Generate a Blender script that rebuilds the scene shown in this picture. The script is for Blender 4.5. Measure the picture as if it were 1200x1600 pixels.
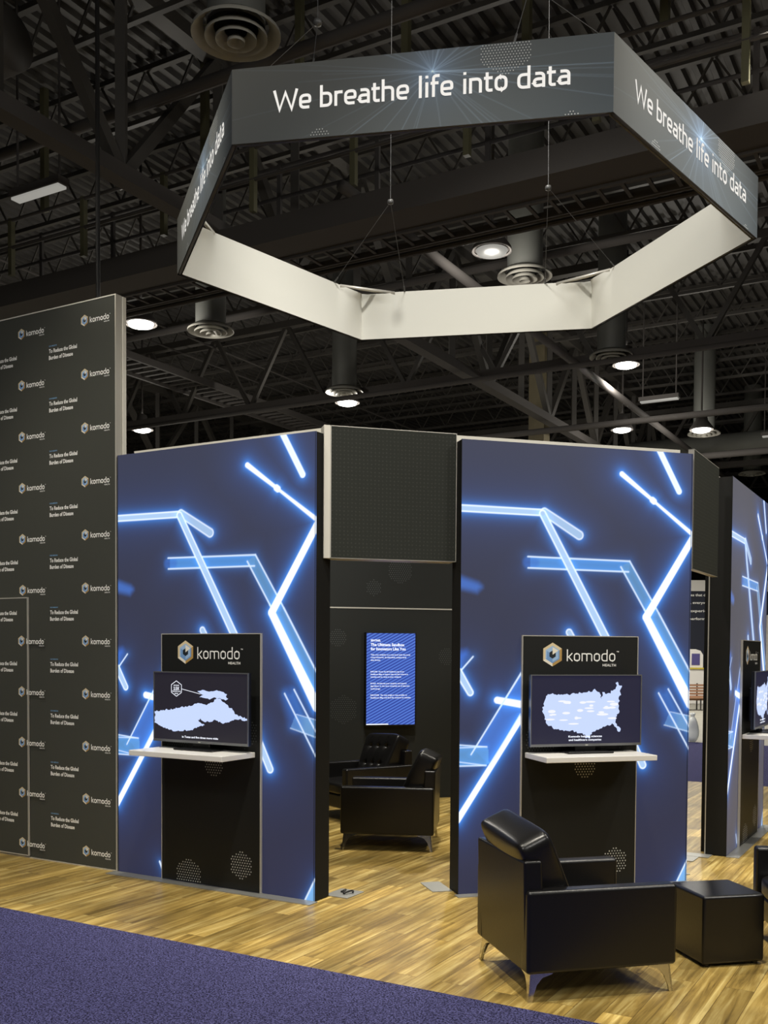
import bpy, math, random
import numpy as np
from mathutils import Vector, Matrix
random.seed(7)
rng = np.random.default_rng(7)
PI = math.pi
for o in list(bpy.data.objects):
    bpy.data.objects.remove(o)
SC = bpy.context.scene
COL = SC.collection

# ------------------------------------------------------------------ camera
CAM_Z = 1.968
pitch, roll = -0.03268, 0.00638
fw = Vector((0, math.cos(pitch), math.sin(pitch)))
up = Vector((0, -math.sin(pitch), math.cos(pitch)))
rt = Vector((1, 0, 0))
cr, sr = math.cos(roll), math.sin(roll)
r2 = cr * rt + sr * up
u2 = -sr * rt + cr * up
cd = bpy.data.cameras.new('camera')
cd.sensor_fit = 'VERTICAL'
cd.sensor_height = 36.0
cd.lens = 1571.18 / 1600 * 36.0
cd.shift_y = (1068.78 - 800) / 1600
cd.clip_start = 0.05
cd.clip_end = 400
camera = bpy.data.objects.new('camera', cd)
COL.objects.link(camera)
m = Matrix.Identity(4)
for i in range(3):
    m[i][0], m[i][1], m[i][2] = r2[i], u2[i], -fw[i]
m[2][3] = CAM_Z
camera.matrix_world = m
SC.camera = camera

# ------------------------------------------------------------------ world, exposure
SC.view_settings.view_transform = 'Standard'
SC.view_settings.look = 'None'
SC.view_settings.gamma = 1.0
SC.view_settings.exposure = 0.0
SC.view_settings.use_curve_mapping = False
W = bpy.data.worlds.new('hall_ambient')
SC.world = W
W.use_nodes = True
W.node_tree.nodes['Background'].inputs[0].default_value = (1.0, 0.97, 0.9, 1)
W.node_tree.nodes['Background'].inputs[1].default_value = 0.06

# hall frame: X' runs along the aisle, Y' away from it
HA = math.radians(-29.739)
EX = Vector((math.cos(HA), math.sin(HA), 0))
EY = Vector((-math.sin(HA), math.cos(HA), 0))


def hall(x, y, z=0.0):
    return EX * x + EY * y + Vector((0, 0, z))


def area_light(name, loc, target, size, energy, color):
    d = bpy.data.lights.new(name, 'AREA')
    d.shape = 'DISK'
    d.size = size
    d.energy = energy
    d.color = color
    o = bpy.data.objects.new(name, d)
    COL.objects.link(o)
    o.location = loc
    o.rotation_euler = (Vector(target) - Vector(loc)).to_track_quat('-Z', 'Y').to_euler()
    return o


def fill_spot(name, loc, target, half_deg, energy, color, blend=.55):  # added spot without a fixture of its own
    d = bpy.data.lights.new(name, 'SPOT')
    d.energy = energy
    d.color = color
    d.shadow_soft_size = .25
    d.spot_size = math.radians(2 * half_deg)
    d.spot_blend = blend
    o = bpy.data.objects.new(name, d)
    COL.objects.link(o)
    o.location = loc
    o.rotation_euler = (Vector(target) - Vector(loc)).to_track_quat('-Z', 'Y').to_euler()
    return o


WARM = (1.0, 0.94, 0.81)
NEUT = (1.0, 0.97, 0.91)
area_light('aisle_lamp_light', (-5.0, -3.5, 9.5), (-1.5, 8.5, 1.5), 2.2, 290, NEUT)
area_light('aisle_lamp_light', (3.5, -4.0, 9.0), (1.0, 8.5, 3.0), 2.2, 330, NEUT)
area_light('aisle_lamp_light', (9.5, 2.5, 9.5), (2.0, 9.0, 3.5), 2.2, 420, NEUT)

fill_spot('booth_fill_spot', (0.2, 4.3, 10.6), (0.2, 6.2, 0.0), 27, 2250, WARM)  # unseen spots added to brighten the booth floor, cones clear of the sign
fill_spot('booth_fill_spot', (0.6, 9.9, 10.6), (0.5, 9.9, 0.0), 25, 3000, WARM)
fill_spot('booth_fill_spot', (-3.9, 5.0, 10.6), (-2.9, 7.4, 0.0), 26, 2300, WARM)
fill_spot('booth_fill_spot', (5.3, 7.0, 10.6), (4.2, 8.3, 0.0), 27, 2200, WARM)
fill_spot('sign_fill_spot', (-0.3, 7.8, 10.2), (1.3, 12.0, 6.1), 38, 1500, NEUT)  # added spot over the ring, brightens the far white liner
fill_spot('sign_fill_spot', (-8.5, 5.0, 9.0), (-1.8, 9.1, 6.1), 11, 2600, WARM, .9)  # added narrow spot to lift the sign's left face
fill_spot('sign_fill_spot', (8.6, 3.6, 9.0), (2.6, 8.2, 6.1), 12, 3600, NEUT, .9)  # added narrow spot, stands in for the sheen on the right face
fill_spot('booth_fill_spot', (5.4, 13.5, 10.6), (4.8, 13.5, 0.0), 30, 3000, WARM)  # another added floor spot, beyond the right gap

# ------------------------------------------------------------------ materials
def srgb(r, g, b):
    f = lambda c: (c / 255 / 12.92) if c / 255 <= 0.04045 else ((c / 255 + 0.055) / 1.055) ** 2.4
    return (f(r), f(g), f(b), 1)


def mat(name, col, rough=0.5, metal=0.0, emit=None, estr=0.0, spec=0.5, noise=0.0, nscale=8.0, bump=0.0, bscale=200.0, sheen=0.0, coat=0.0):
    M = bpy.data.materials.new(name)
    M.use_nodes = True
    nt = M.node_tree
    b = nt.nodes['Principled BSDF']
    b.inputs['Base Color'].default_value = col
    b.inputs['Roughness'].default_value = rough
    b.inputs['Metallic'].default_value = metal
    b.inputs['Specular IOR Level'].default_value = spec
    b.inputs['Sheen Weight'].default_value = sheen
    b.inputs['Coat Weight'].default_value = coat
    if emit is not None:
        b.inputs['Emission Color'].default_value = emit
        b.inputs['Emission Strength'].default_value = estr
    if noise or bump:
        tc = nt.nodes.new('ShaderNodeTexCoord')
    if noise:
        n = nt.nodes.new('ShaderNodeTexNoise')
        n.inputs['Scale'].default_value = nscale
        n.inputs['Detail'].default_value = 5
        nt.links.new(tc.outputs['Object'], n.inputs['Vector'])
        r = nt.nodes.new('ShaderNodeMapRange')
        r.inputs['To Min'].default_value = 1 - noise
        r.inputs['To Max'].default_value = 1 + noise
        nt.links.new(n.outputs['Fac'], r.inputs['Value'])
        mx = nt.nodes.new('ShaderNodeVectorMath')
        mx.operation = 'SCALE'
        mx.inputs[0].default_value = col[:3]
        nt.links.new(r.outputs['Result'], mx.inputs['Scale'])
        nt.links.new(mx.outputs[0], b.inputs['Base Color'])
    if bump:
        n2 = nt.nodes.new('ShaderNodeTexNoise')
        n2.inputs['Scale'].default_value = bscale
        n2.inputs['Detail'].default_value = 3
        nt.links.new(tc.outputs['Object'], n2.inputs['Vector'])
        bp = nt.nodes.new('ShaderNodeBump')
        bp.inputs['Strength'].default_value = bump
        bp.inputs['Distance'].default_value = 0.01
        nt.links.new(n2.outputs['Fac'], bp.inputs['Height'])
        nt.links.new(bp.outputs['Normal'], b.inputs['Normal'])
    return M


def emis(name, col, strength=1.0):
    return mat(name, (0.01, 0.01, 0.01, 1), 0.4, emit=col, estr=strength)


def attr_mat(name, attr, emission=True, base=0.02, rough=0.6, estr=1.0):
    M = bpy.data.materials.new(name)
    M.use_nodes = True
    nt = M.node_tree
    b = nt.nodes['Principled BSDF']
    a = nt.nodes.new('ShaderNodeAttribute')
    a.attribute_name = attr
    b.inputs['Roughness'].default_value = rough
    if emission:
        b.inputs['Specular IOR Level'].default_value = .25
        b.inputs['Sheen Weight'].default_value = .30
        b.inputs['Sheen Roughness'].default_value = .35
        b.inputs['Base Color'].default_value = (base, base, base * 1.1, 1)
        nt.links.new(a.outputs['Color'], b.inputs['Emission Color'])
        b.inputs['Emission Strength'].default_value = estr
    else:
        nt.links.new(a.outputs['Color'], b.inputs['Base Color'])
    return M


def wood_mat():
    M = bpy.data.materials.new('wood_plank_vinyl')
    M.use_nodes = True
    nt = M.node_tree
    N = nt.nodes.new
    L = nt.links.new
    b = nt.nodes['Principled BSDF']
    tc = N('ShaderNodeTexCoord')
    mp = N('ShaderNodeMapping')
    mp.inputs['Rotation'].default_value = (0, 0, PI / 2)
    L(tc.outputs['Object'], mp.inputs['Vector'])
    br = N('ShaderNodeTexBrick')
    br.offset = 0.37
    br.inputs['Color1'].default_value = (0, 0, 0, 1)
    br.inputs['Color2'].default_value = (1, 1, 1, 1)
    br.inputs['Mortar'].default_value = (0.5, 0.5, 0.5, 1)
    br.inputs['Scale'].default_value = 1.0
    br.inputs['Brick Width'].default_value = 1.22
    br.inputs['Row Height'].default_value = 0.165
    br.inputs['Mortar Size'].default_value = 0.0016
    br.inputs['Mortar Smooth'].default_value = 0.2
    L(mp.outputs[0], br.inputs['Vector'])
    # grain, offset per plank
    sc = N('ShaderNodeVectorMath'); sc.operation = 'SCALE'
    sc.inputs['Scale'].default_value = 23.0
    L(br.outputs['Color'], sc.inputs[0])
    ad = N('ShaderNodeVectorMath'); ad.operation = 'ADD'
    L(mp.outputs[0], ad.inputs[0]); L(sc.outputs[0], ad.inputs[1])
    ms = N('ShaderNodeMapping')
    ms.inputs['Scale'].default_value = (0.55, 11.0, 1.0)
    L(ad.outputs[0], ms.inputs['Vector'])
    n1 = N('ShaderNodeTexNoise')
    n1.inputs['Scale'].default_value = 1.6
    n1.inputs['Detail'].default_value = 7
    n1.inputs['Roughness'].default_value = 0.68
    n1.inputs['Distortion'].default_value = 0.6
    L(ms.outputs[0], n1.inputs['Vector'])
    cr_ = N('ShaderNodeValToRGB')
    e = cr_.color_ramp.elements
    e[0].position = 0.28; e[0].color = srgb(88, 68, 30)
    e[1].position = 0.70; e[1].color = srgb(220, 198, 130)
    x = cr_.color_ramp.elements.new(0.5); x.color = srgb(170, 142, 76)
    L(n1.outputs['Fac'], cr_.inputs['Fac'])
    # plank to plank tone
    wn = N('ShaderNodeTexNoise'); wn.inputs['Scale'].default_value = 1.6; wn.inputs['Detail'].default_value = 4
    L(ad.outputs[0], wn.inputs['Vector'])
    tr = N('ShaderNodeMapRange')
    tr.inputs['From Min'].default_value = 0.3; tr.inputs['From Max'].default_value = 0.7
    tr.inputs['To Min'].default_value = 0.62; tr.inputs['To Max'].default_value = 1.22
    L(wn.outputs['Fac'], tr.inputs['Value'])
    m1 = N('ShaderNodeVectorMath'); m1.operation = 'SCALE'
    L(cr_.outputs['Color'], m1.inputs[0])
    pr = N('ShaderNodeMapRange'); pr.inputs['To Min'].default_value = 0.74; pr.inputs['To Max'].default_value = 1.16
    L(br.outputs['Color'], pr.inputs['Value'])
    pm = N('ShaderNodeMath'); pm.operation = 'MULTIPLY'
    L(pr.outputs['Result'], pm.inputs[0]); L(tr.outputs['Result'], pm.inputs[1])
    L(pm.outputs[0], m1.inputs['Scale'])
    # seams
    m2 = N('ShaderNodeMix'); m2.data_type = 'RGBA'
    m2.inputs['B'].default_value = srgb(80, 58, 28)
    L(br.outputs['Fac'], m2.inputs['Factor']); L(m1.outputs[0], m2.inputs['A'])
    L(m2.outputs['Result'], b.inputs['Base Color'])
    b.inputs['Roughness'].default_value = 0.34
    b.inputs['Specular IOR Level'].default_value = 0.5
    bp = N('ShaderNodeBump'); bp.inputs['Strength'].default_value = 0.12; bp.inputs['Distance'].default_value = 0.004
    L(n1.outputs['Fac'], bp.inputs['Height']); L(bp.outputs[0], b.inputs['Normal'])
    return M


def carpet_mat():
    M = bpy.data.materials.new('purple_carpet_pile')
    M.use_nodes = True
    nt = M.node_tree
    N = nt.nodes.new
    L = nt.links.new
    b = nt.nodes['Principled BSDF']
    tc = N('ShaderNodeTexCoord')
    n1 = N('ShaderNodeTexNoise'); n1.inputs['Scale'].default_value = 95; n1.inputs['Detail'].default_value = 4
    n1.inputs['Roughness'].default_value = 0.75
    L(tc.outputs['Object'], n1.inputs['Vector'])
    c = N('ShaderNodeValToRGB')
    c.color_ramp.elements[0].position = 0.43; c.color_ramp.elements[0].color = srgb(18, 17, 36)
    c.color_ramp.elements[1].position = 0.58; c.color_ramp.elements[1].color = srgb(92, 91, 138)
    L(n1.outputs['Fac'], c.inputs['Fac'])
    L(c.outputs['Color'], b.inputs['Base Color'])
    b.inputs['Roughness'].default_value = 0.95
    b.inputs['Specular IOR Level'].default_value = 0.1
    bp = N('ShaderNodeBump'); bp.inputs['Strength'].default_value = 0.8; bp.inputs['Distance'].default_value = 0.008
    L(n1.outputs['Fac'], bp.inputs['Height']); L(bp.outputs[0], b.inputs['Normal'])
    return M


def header_mat():
    M = mat('dark_patterned_fabric', srgb(54, 55, 51), 0.85, spec=0.2)
    nt = M.node_tree
    N = nt.nodes.new
    L = nt.links.new
    b = nt.nodes['Principled BSDF']
    tc = N('ShaderNodeTexCoord')
    v = N('ShaderNodeTexVoronoi'); v.inputs['Scale'].default_value = 32; v.inputs['Randomness'].default_value = 0.15
    L(tc.outputs['Object'], v.inputs['Vector'])
    r = N('ShaderNodeValToRGB')
    r.color_ramp.elements[0].position = 0.16; r.color_ramp.elements[0].color = srgb(56, 58, 53)
    r.color_ramp.elements[1].position = 0.24; r.color_ramp.elements[1].color = srgb(44, 46, 42)
    L(v.outputs['Distance'], r.inputs['Fac']); L(r.outputs['Color'], b.inputs['Base Color'])
    return M


MT = {
    'wood': wood_mat(), 'carpet': carpet_mat(), 'header': header_mat(),
    'concrete': mat('grey_concrete', srgb(150, 147, 136), 0.7, noise=0.15, nscale=1.5),
    'leather': mat('black_leather', srgb(20, 19, 19), 0.30, spec=0.5, bump=0.06, bscale=90),
    'leather_dark': mat('black_leather_shade', srgb(16, 16, 16), 0.6),
    'chrome': mat('chrome', (0.75, 0.74, 0.72, 1), 0.13, 1.0),
    'silver': mat('silver_plastic', srgb(150, 152, 155), 0.35, 0.8),
    'alu': mat('anodised_aluminium', srgb(196, 192, 182), 0.4, 0.35),
    'whiteframe': mat('white_frame', srgb(214, 210, 198), 0.55),
    'blackside': mat('black_side_fabric', srgb(22, 22, 20), 0.7, spec=0.25),
    'board': mat('black_board', srgb(26, 27, 26), 0.5, spec=0.3),
    'backdrop': mat('charcoal_backdrop_fabric', srgb(66, 67, 61), 0.8, spec=0.25, noise=0.06, nscale=2.0),
    'innerwall': mat('black_inner_wall', srgb(34, 36, 34), 0.7, spec=0.3),
    'white': mat('white_laminate', srgb(225, 222, 216), 0.35),
    'plate': mat('brushed_steel_plate', srgb(165, 165, 160), 0.4, 0.6),
    'black': mat('black_plastic', srgb(14, 14, 15), 0.3),
    'print_white': mat('white_print', srgb(246, 245, 240), 0.7),
    'sign_glow_white': emis('sign_letter_glow', (1.0, 0.96, 0.90, 1), 0.85),  # emission stands in for the light falling on the printed letters
    'print_blue': mat('blue_print', srgb(120, 165, 205), 0.7),
    'dot': mat('grey_dot_print', srgb(190, 192, 190), 0.7),
    'dot_faint': mat('faint_dot_print', srgb(70, 74, 74), 0.7),
    'e_tan': mat('emblem_tan', srgb(214, 196, 158), 0.6), 'e_cream': mat('emblem_cream', srgb(232, 224, 206), 0.6),
    'e_gold': mat('emblem_gold', srgb(176, 140, 78), 0.6), 'e_blue': mat('emblem_blue', srgb(112, 152, 200), 0.6),
    'e_lblue': mat('emblem_light_blue', srgb(156, 186, 220), 0.6), 'e_dark': mat('emblem_dark', srgb(18, 26, 34), 0.6),
    'scr_dark': emis('screen_dark', srgb(30, 27, 38), 1.0),
    'scr_navy': emis('screen_navy', srgb(26, 26, 52), 1.0),
    'scr_map': emis('screen_map_glow', srgb(190, 206, 244), 1.15),
    'scr_patch': emis('screen_map_patch', srgb(226, 228, 252), 1.2),
    'scr_white': emis('screen_white', srgb(240, 244, 255), 1.2),
    'liner': mat('white_stretch_fabric', srgb(200, 199, 190), 0.8, spec=0.2, bump=0.05, bscale=30),
    'deck': mat('dark_steel_deck', srgb(58, 56, 54), 0.6, noise=0.3, nscale=0.6),
    'steel': mat('dark_painted_steel', srgb(56, 53, 49), 0.6, noise=0.3, nscale=1.0),
    'steel2': mat('grey_painted_steel', srgb(66, 63, 61), 0.85, spec=.25),
    'olive': mat('olive_painted_post', srgb(84, 82, 60), 0.6),
    'duct': mat('galvanised_duct', srgb(96, 97, 93), 0.5, 0.2, noise=0.12, nscale=3),
    'diffuser': mat('diffuser_enamel', srgb(140, 138, 130), 0.5),
    'lamp': emis('lamp_lens', (1.0, 0.97, 0.9, 1), 9.0),
    'lamp_dim': emis('lamp_tube', (1.0, 0.97, 0.88, 1), .3),
    'cable': mat('black_cable', srgb(20, 19, 18), 0.5), 'wire': mat('steel_wire', srgb(80, 80, 80), 0.5, 0.3),
    'columnm': mat('tan_column_paint', srgb(96, 88, 66), 0.7, noise=0.2, nscale=3),
    'hallwall': mat('dark_hall_wall', srgb(40, 38, 35), 0.8),
    'greywall': mat('light_grey_wall', srgb(186, 182, 172), 0.7),
    'navy': mat('navy_banner', srgb(34, 38, 52), 0.7), 'yellow': mat('yellow_tape', srgb(200, 180, 60), 0.6),
    'benchwood': mat('slatted_bench_wood', srgb(150, 112, 84), 0.6), 'bag': mat('clear_plastic_bag', srgb(226, 230, 228), 0.3),
    'purplepaper': mat('poster_purple', srgb(80, 74, 130), 0.6),
}

# ------------------------------------------------------------------ mesh helpers


class MB:
    def __init__(self):
        self.v, self.f, self.mi = [], [], []
        self.mats = []

    def m(self, mt):
        if mt not in self.mats:
            self.mats.append(mt)
        return self.mats.index(mt)

    def add(self, vs, fs, mt):
        o = len(self.v)
        self.v += [tuple(p) for p in vs]
        k = self.m(mt)
        for f in fs:
            self.f.append(tuple(i + o for i in f))
            self.mi.append(k)

    def box(self, a, b, mt, M=None):
        x0, y0, z0 = a
        x1, y1, z1 = b
        vs = [(x0, y0, z0), (x1, y0, z0), (x1, y1, z0), (x0, y1, z0), (x0, y0, z1), (x1, y0, z1), (x1, y1, z1), (x0, y1, z1)]
        if M is not None:
            vs = [M @ Vector(p) for p in vs]
        self.add(vs, [(0, 3, 2, 1), (4, 5, 6, 7), (0, 1, 5, 4), (1, 2, 6, 5), (2, 3, 7, 6), (3, 0, 4, 7)], mt)

    def tube(self, p, q, r, mt, n=8, r1=None, caps=True):
        p, q = Vector(p), Vector(q)
        r1 = r if r1 is None else r1
        d = (q - p).normalized()
        a = d.orthogonal().normalized()
        b = d.cross(a)
        vs = []
        for c, rr in ((p, r), (q, r1)):
            for i in range(n):
                t = 2 * PI * i / n
                vs.append(c + a * rr * math.cos(t) + b * rr * math.sin(t))
        fs = [(i, (i + 1) % n, n + (i + 1) % n, n + i) for i in range(n)]
        if caps:
            fs += [tuple(reversed(range(n))), tuple(range(n, 2 * n))]
        self.add(vs, fs, mt)

    def beam(self, p, q, w, h, mt):
        """rectangular bar, w across, h vertical"""
        p, q = Vector(p), Vector(q)
        d = (q - p).normalized()
        s = d.cross(Vector((0, 0, 1)))
        if s.length < 1e-3:
            s = Vector((1, 0, 0))
        s.normalize()
        u = s.cross(d).normalized()
        vs = []
        for c in (p, q):
            for a, b in ((-1, -1), (1, -1), (1, 1), (-1, 1)):
                vs.append(c + s * a * w / 2 + u * b * h / 2)
        self.add(vs, [(0, 1, 5, 4), (1, 2, 6, 5), (2, 3, 7, 6), (3, 0, 4, 7), (3, 2, 1, 0), (4, 5, 6, 7)], mt)

    def lathe(self, prof, c, mt, n=32):
        vs = []
        for r, z in prof:
            for i in range(n):
                t = 2 * PI * i / n
                vs.append((c[0] + r * math.cos(t), c[1] + r * math.sin(t), c[2] + z))
        fs = []
        for k in range(len(prof) - 1):
            for i in range(n):
                fs.append((k * n + i, k * n + (i + 1) % n, (k + 1) * n + (i + 1) % n, (k + 1) * n + i))
        self.add(vs, fs, mt)

    def poly(self, pts, mt):
        self.add(pts, [tuple(range(len(pts)))], mt)

    def prism(self, pts2, y0, y1, mt):
        """polygon in (x,z), extruded along y"""
        n = len(pts2)
        vs = [(x, y0, z) for x, z in pts2] + [(x, y1, z) for x, z in pts2]
        fs = [tuple(range(n)), tuple(reversed(range(n, 2 * n)))]
        fs += [(i, n + i, n + (i + 1) % n, (i + 1) % n) for i in range(n)]
        self.add(vs, fs, mt)

    def ribbon(self, pts, w, y, mt, closed=False):
        """flat stroke in the (x,z) plane at depth y"""
        P = [np.array(p, float) for p in pts]
        n = len(P)
        L, R = [], []
        for i in range(n):
            a = P[i - 1] if (i > 0 or closed) else None
            b = P[(i + 1) % n] if (i < n - 1 or closed) else None
            d1 = (P[i] - a) if a is not None else (b - P[i])
            d2 = (b - P[i]) if b is not None else d1
            d1 = d1 / (np.linalg.norm(d1) + 1e-12)
            d2 = d2 / (np.linalg.norm(d2) + 1e-12)
            n1 = np.array([-d1[1], d1[0]])
            n2 = np.array([-d2[1], d2[0]])
            mm = n1 + n2
            mm = mm / max(np.linalg.norm(mm), 1e-6)
            k = 1 / max(mm @ n1, 0.5)
            L.append(P[i] + mm * w / 2 * k)
            R.append(P[i] - mm * w / 2 * k)
        vs = [(p[0], y, p[1]) for p in L] + [(p[0], y, p[1]) for p in R]
        cnt = n if closed else n - 1
        fs = [(i, n + i, n + (i + 1) % n, (i + 1) % n) for i in range(cnt)]
        self.add(vs, fs, mt)

    def build(self, name, parent=None, bevel=0.0, smooth=False, segs=3):
        me = bpy.data.meshes.new(name)
        me.from_pydata(self.v, [], self.f)
        for x in self.mats:
            me.materials.append(x)
        me.polygons.foreach_set('material_index', self.mi)
        if smooth:
            me.polygons.foreach_set('use_smooth', [True] * len(self.f))
        me.update()
        o = bpy.data.objects.new(name, me)
        COL.objects.link(o)
        if parent is not None:
            o.parent = parent
        if bevel:
            b = o.modifiers.new('bevel', 'BEVEL')
            b.width = bevel
            b.segments = segs
            b.limit_method = 'ANGLE'
            b.angle_limit = math.radians(40)
            b.harden_normals = False
            for p in me.polygons:
                p.use_smooth = True
            w = o.modifiers.new('wn', 'WEIGHTED_NORMAL')
            w.keep_sharp = True
        return o


def pieces(name, boxes, mt, parent):
    for a, b in boxes:
        q_ = MB()
        q_.box(a, b, mt)
        q_.build(name, parent)


def empty(name, loc, rz=0.0):
    o = bpy.data.objects.new(name, None)
    COL.objects.link(o)
    o.location = loc
    o.rotation_euler = (0, 0, rz)
    o.empty_display_size = 0.1
    return o


def tag(o, label=None, cat=None, group=None, kind=None):
    if label:
        o['label'] = label
    if cat:
        o['category'] = cat
    if group:
        o['group'] = group
    if kind:
        o['kind'] = kind
    return o


def copy_tree(o, parent=None):
    c = o.copy()
    COL.objects.link(c)
    c.parent = parent
    for ch in list(o.children):
        copy_tree(ch, c)
    return c


def box_obj(name, a, b, mt, parent=None, bevel=0.0):
    q = MB()
    q.box(a, b, mt)
    return q.build(name, parent, bevel)


# ------------------------------------------------------------------ lettering
def rounded(pts, rad, closed=False, n=5):
    out = []
    N_ = len(pts)
    for i in range(N_):
        p = np.array(pts[i][:2], float)
        r = pts[i][2] if len(pts[i]) > 2 else rad
        if (not closed and i in (0, N_ - 1)) or r <= 0:
            out.append(tuple(p))
            continue
        a = np.array(pts[i - 1][:2], float)
        b = np.array(pts[(i + 1) % N_][:2], float)
        da, db = a - p, b - p
        la, lb = np.linalg.norm(da), np.linalg.norm(db)
        rr = min(r, la * 0.5, lb * 0.5)
        s, e = p + da / la * rr, p + db / lb * rr
        for k in range(n + 1):
            t = k / n
            out.append(tuple((1 - t) ** 2 * s + 2 * t * (1 - t) * p + t * t * e))
    return out


def glyphs(s):
    h = s / 2
    xh, A = 0.50, 0.735
    t, b = xh - h, h
    l, r = 0.075, 0.375
    G = {}
    arch = lambda x0, x1: [(x0, t - 0.015, 0), (x0 + 0.03, t, .05), (x1, t, .13), (x1, 0)]
    G['o'] = (0.45, [([(l, b), (r, b), (r, t), (l, t)], True, .15)])
    G['e'] = (0.44, [([(l + .02, .235, 0), (r, .235, .03), (r, t, .15), (l, t, .16), (l, b, .15), (r - .015, b + .005)], False, .15)])
    G['a'] = (0.43, [([(l + .03, t), (r - .02, t, .14), (r - .02, 0)], False, .14), ([(r - .02, .275), (l, .275, .12), (l, b, .12), (r - .02, b + .03)], False, .12)])
    G['d'] = (0.46, [([(r, A), (r, 0)], False, 0), ([(r, t), (l, t, .15), (l, b, .15), (r, b)], False, .15)])
    G['b'] = (0.46, [([(l, A), (l, 0)], False, 0), ([(l, t), (r, t, .15), (r, b, .15), (l, b)], False, .15)])
    G['h'] = (0.46, [([(l, A), (l, 0)], False, 0), (arch(l, r), False, .13)])
    G['n'] = (0.46, [([(l, xh), (l, 0)], False, 0), (arch(l, r), False, .13)])
    G['m'] = (0.72, [([(l, xh), (l, 0)], False, 0), (arch(l, .355), False, .12), (arch(.355, .64), False, .12)])
    G['r'] = (0.31, [([(l, xh), (l, 0)], False, 0), ([(l, t - .05, 0), (l + .06, t, .06), (.29, t)], False, .06)])
    G['t'] = (0.31, [([(.115, .64), (.115, b, .11), (.28, b + .005)], False, .11), ([(.02, t), (.28, t)], False, 0)])
    G['i'] = (0.20, [([(.1, xh), (.1, 0)], False, 0), ([(.1, A - .02), (.1, A - .11)], False, 0)])
    G['l'] = (0.20, [([(.1, A), (.1, 0)], False, 0)])
    G['f'] = (0.29, [([(.29, A - h), (.105, A - h, .13), (.105, 0)], False, .13), ([(.015, t), (.26, t)], False, 0)])
    G['k'] = (0.41, [([(l, A), (l, 0)], False, 0), ([(.36, xh), (.15, .265), (l, .265)], False, 0), ([(.15, .265), (.375, 0)], False, 0)])
    G['W'] = (0.80, [([(.03, .70), (.2, .03), (.39, .60, .0), (.59, .03), (.76, .70)], False, 0)])
    G[' '] = (0.23, [])
    return G


def stroke_text(mb, txt, u0, z0, width, height, y, mt, stroke=0.078):
    """hand drawn squared sans letters: cap height = height, total = width"""
    G = glyphs(stroke)
    tot = sum(G[c][0] for c in txt)
    sx, sz = width / tot, height / 0.70
    x = 0
    for c in txt:
        adv, st = G[c]
        for pts, closed, rad in st:
            pp = rounded(pts, rad, closed)
            # flatten to the target aspect
            pp = [((x + p[0]) * sx, p[1] * sz) for p in pp]
            mb.ribbon([(u0 + p[0], z0 + p[1]) for p in pp], stroke * (sx + sz) / 2, y, mt, closed)
        x += adv


def font_mesh(txt, size, bold=0.0, sx=1.0, spacing=1.0, align='LEFT', linesp=1.0):
    cu = bpy.data.curves.new('lettering', 'FONT')
    cu.body = txt
    cu.size = size
    cu.offset = bold
    cu.align_x = align
    cu.space_character = spacing
    cu.space_line = linesp
    cu.resolution_u = 2
    o = bpy.data.objects.new('lettering_source', cu)
    COL.objects.link(o)
    bpy.context.view_layer.update()
    dg = bpy.context.evaluated_depsgraph_get()
    me = bpy.data.meshes.new_from_object(o.evaluated_get(dg))
    vs = [(v.co.x * sx, v.co.y) for v in me.vertices]
    fs = [tuple(p.vertices) for p in me.polygons]
    bpy.data.objects.remove(o)
    bpy.data.curves.remove(cu)
    bpy.data.meshes.remove(me)
    return vs, fs


def font_text(mb, txt, u0, z0, size, y, mt, **kw):
    vs, fs = font_mesh(txt, size, **kw)
    mb.add([(u0 + a, y, z0 + b) for a, b in vs], fs, mt)


def fit_text(mb, txt, u0, z0, width, height, y, mt, bold=0.0, spacing=1.0):
    """one line: cap height and full width given"""
    vs, fs = font_mesh(txt, 1.0, bold=bold, spacing=spacing)
    x0 = min(p[0] for p in vs)
    x1 = max(p[0] for p in vs)
    sx, sz = width / (x1 - x0), height / 0.73
    mb.add([(u0 + (a - x0) * sx, y, z0 + b * sz) for a, b in vs], fs, mt)


def hexpts(cx, cz, r, w=0.9):
    return [(cx + r * w * math.cos(PI / 2 + k * PI / 3), cz + r * math.sin(PI / 2 + k * PI / 3)) for k in range(6)]


def emblem(mb, cx, cz, r, y, dy=0.0004):
    o, i1, i2, i3 = (hexpts(cx, cz, r * k, 0.98) for k in (1.0, 0.74, 0.62, 0.34))
    # k=0 top, 1 upper left, 2 lower left, 3 bottom, 4 lower right, 5 upper right
    cols = ['e_tan', 'e_tan', 'e_cream', 'e_gold', 'e_gold', 'e_tan']
    for k in range(6):
        j = (k + 1) % 6
        mb.poly([(o[k][0], y, o[k][1]), (o[j][0], y, o[j][1]), (i1[j][0], y, i1[j][1]), (i1[k][0], y, i1[k][1])], MT[cols[k]])
    cols2 = ['e_tan', 'e_tan', 'e_gold', 'e_cream', 'e_cream', 'e_tan']
    for k in range(6):
        j = (k + 1) % 6
        mb.poly([(i1[k][0], y, i1[k][1]), (i1[j][0], y, i1[j][1]), (i2[j][0], y, i2[j][1]), (i2[k][0], y, i2[k][1])], MT['e_lblue' if k in (0, 1, 5) else 'e_blue'])
        mb.poly([(i2[k][0], y, i2[k][1]), (i2[j][0], y, i2[j][1]), (i3[j][0], y, i3[j][1]), (i3[k][0], y, i3[k][1])], MT['e_blue' if k in (1, 2) else 'e_lblue'])
    mb.poly([(p[0], y, p[1]) for p in i3], MT['e_dark'])
    w = [(cx, cz - 0.02 * r), (i2[5][0], i2[5][1] + .02 * r), (i2[0][0], i2[0][1])]
    mb.poly([(p[0], y - dy, p[1]) for p in w], MT['e_cream'])


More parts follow.
